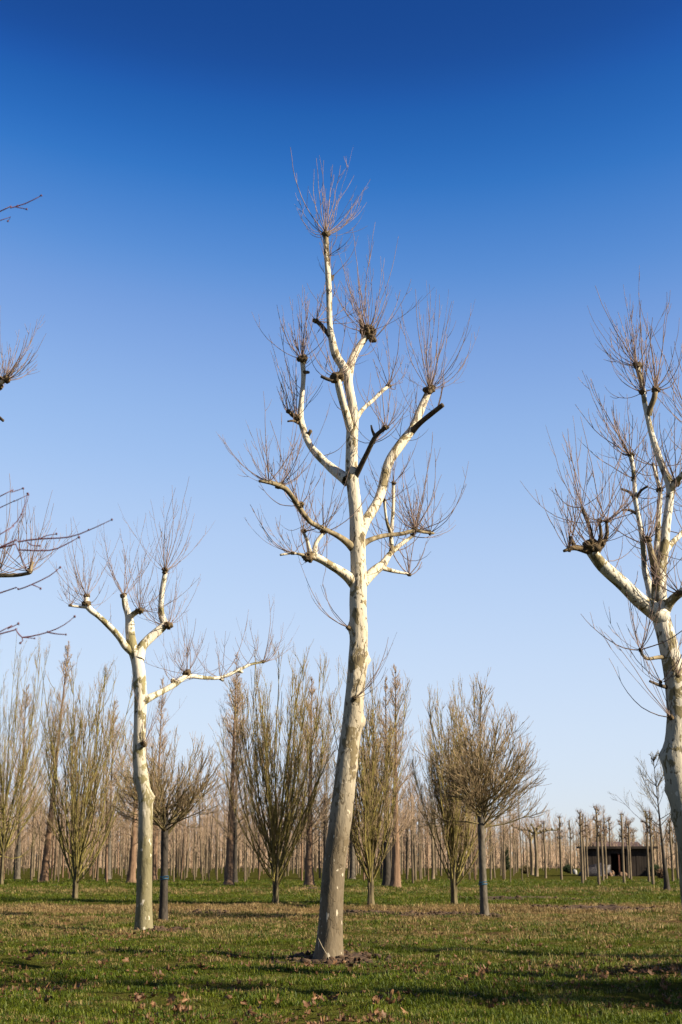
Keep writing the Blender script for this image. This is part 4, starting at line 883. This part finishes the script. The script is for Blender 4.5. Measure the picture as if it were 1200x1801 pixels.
g = np.random.default_rng(31); pos = []
def clump(px, py, n, sx, sy):
    for _ in range(n): pos.append((px + g.normal(0, sx), py + g.normal(0, sy)))
for (px, py, n, sx, sy) in ((65, 1690, 12, 25, 6), (100, 1770, 8, 25, 9), (95, 1750, 6, 12, 4), (255, 1765, 14, 22, 6), (315, 1775, 10, 20, 8), (265, 1725, 9, 18, 5), (360, 1716, 5, 12, 3), (450, 1770, 8, 25, 8), (560, 1765, 10, 18, 6), (600, 1718, 6, 20, 5), (715, 1762, 9, 16, 7), (665, 1776, 8, 14, 5),
                            (835, 1730, 10, 14, 6), (900, 1705, 8, 22, 6), (980, 1716, 22, 45, 5), (1080, 1718, 24, 50, 6), (1170, 1716, 16, 25, 5), (1040, 1668, 7, 14, 5), (870, 1655, 6, 25, 5), (280, 1640, 12, 35, 5), (200, 1648, 8, 30, 5), (1180, 1780, 5, 15, 8), (980, 1780, 5, 30, 8), (620, 1690, 14, 35, 6), (780, 1685, 5, 30, 8), (1060, 1685, 6, 20, 5)):
    clump(px, py, n, sx, sy)
for _ in range(60): pos.append((g.uniform(-30, 1230), g.uniform(1650, 1801)))
pos = [q for q in pos if 1635 < q[1] < 1812][:298]
for i, (px, py) in enumerate(pos):
    p = gp(px, py); o = obj('fallen_leaf', LM[i % 8]); s = g.uniform(.06, .13); o.location = (p[0], p[1], p[2] + g.uniform(.018, .045)); o.scale = (s, s, s); o.rotation_euler = (g.normal(0, .8), g.normal(0, .8), g.uniform(0, 6.28))
    nb = [n_ for n_, t_ in (('at the foot of the tallest plane', main), ('near the foot of the white-barked plane', left)) if math.hypot(p[0] - t_.location.x, p[1] - t_.location.y) < 1.6]
    w_ = nb[0] if nb else 'in the open grass'
    tag(o, 'dry brown curled leaf lying ' + w_, 'leaf', 'fallen leaves ' + w_)
mb = MB()
for i in range(9000):
    y = 13 + 32 * g.random() ** 1.3; x = g.uniform(-.27, .27) * y
    if vnoise(x * .7, y * .7, 41) * .6 + vnoise(x * 2.3, y * 2.3, 42) * .4 < .46: continue
    V, F = LG[i % 8]; s = g.uniform(.03, .085); a = g.uniform(0, 6.28); c, q = math.cos(a), math.sin(a)
    mb.add(np.stack([V[:, 0] * c - V[:, 1] * q, V[:, 0] * q + V[:, 1] * c, V[:, 2]], -1) * s + [x, y, float(height(x, y)) + .022], F)
tag(mb.build('leaf_litter', MAT['leaf'], None), 'crumbled dry leaf litter sprinkled over the meadow', 'leaves', kind='stuff')

# ------------------------------------------------------------------ dead stalk leaning against the tallest plane
MAT['stalk'] = rough_mat('bleached_stalk', (.22, .18, .11), (.36, .30, .2), 9, 1, 0)
p0 = at(583, 1688, Yc - .42); p1 = at(560, 1650, Yc - .21); p0[2] = float(height(p0[0], p0[1])) - .02
mb = MB(); mb.tubes(np.array([[p0, p0 * .66 + p1 * .34 + [0.01, 0, .01], p0 * .33 + p1 * .67, p1]]) - p0, np.array([[.006, .0055, .005, .003]]), 6)
o = mb.build('dead_stalk', MAT['stalk'], None); o.location = p0; tag(o, 'thin bleached dead stalk leaning against the foot of the tallest plane', 'stalk')
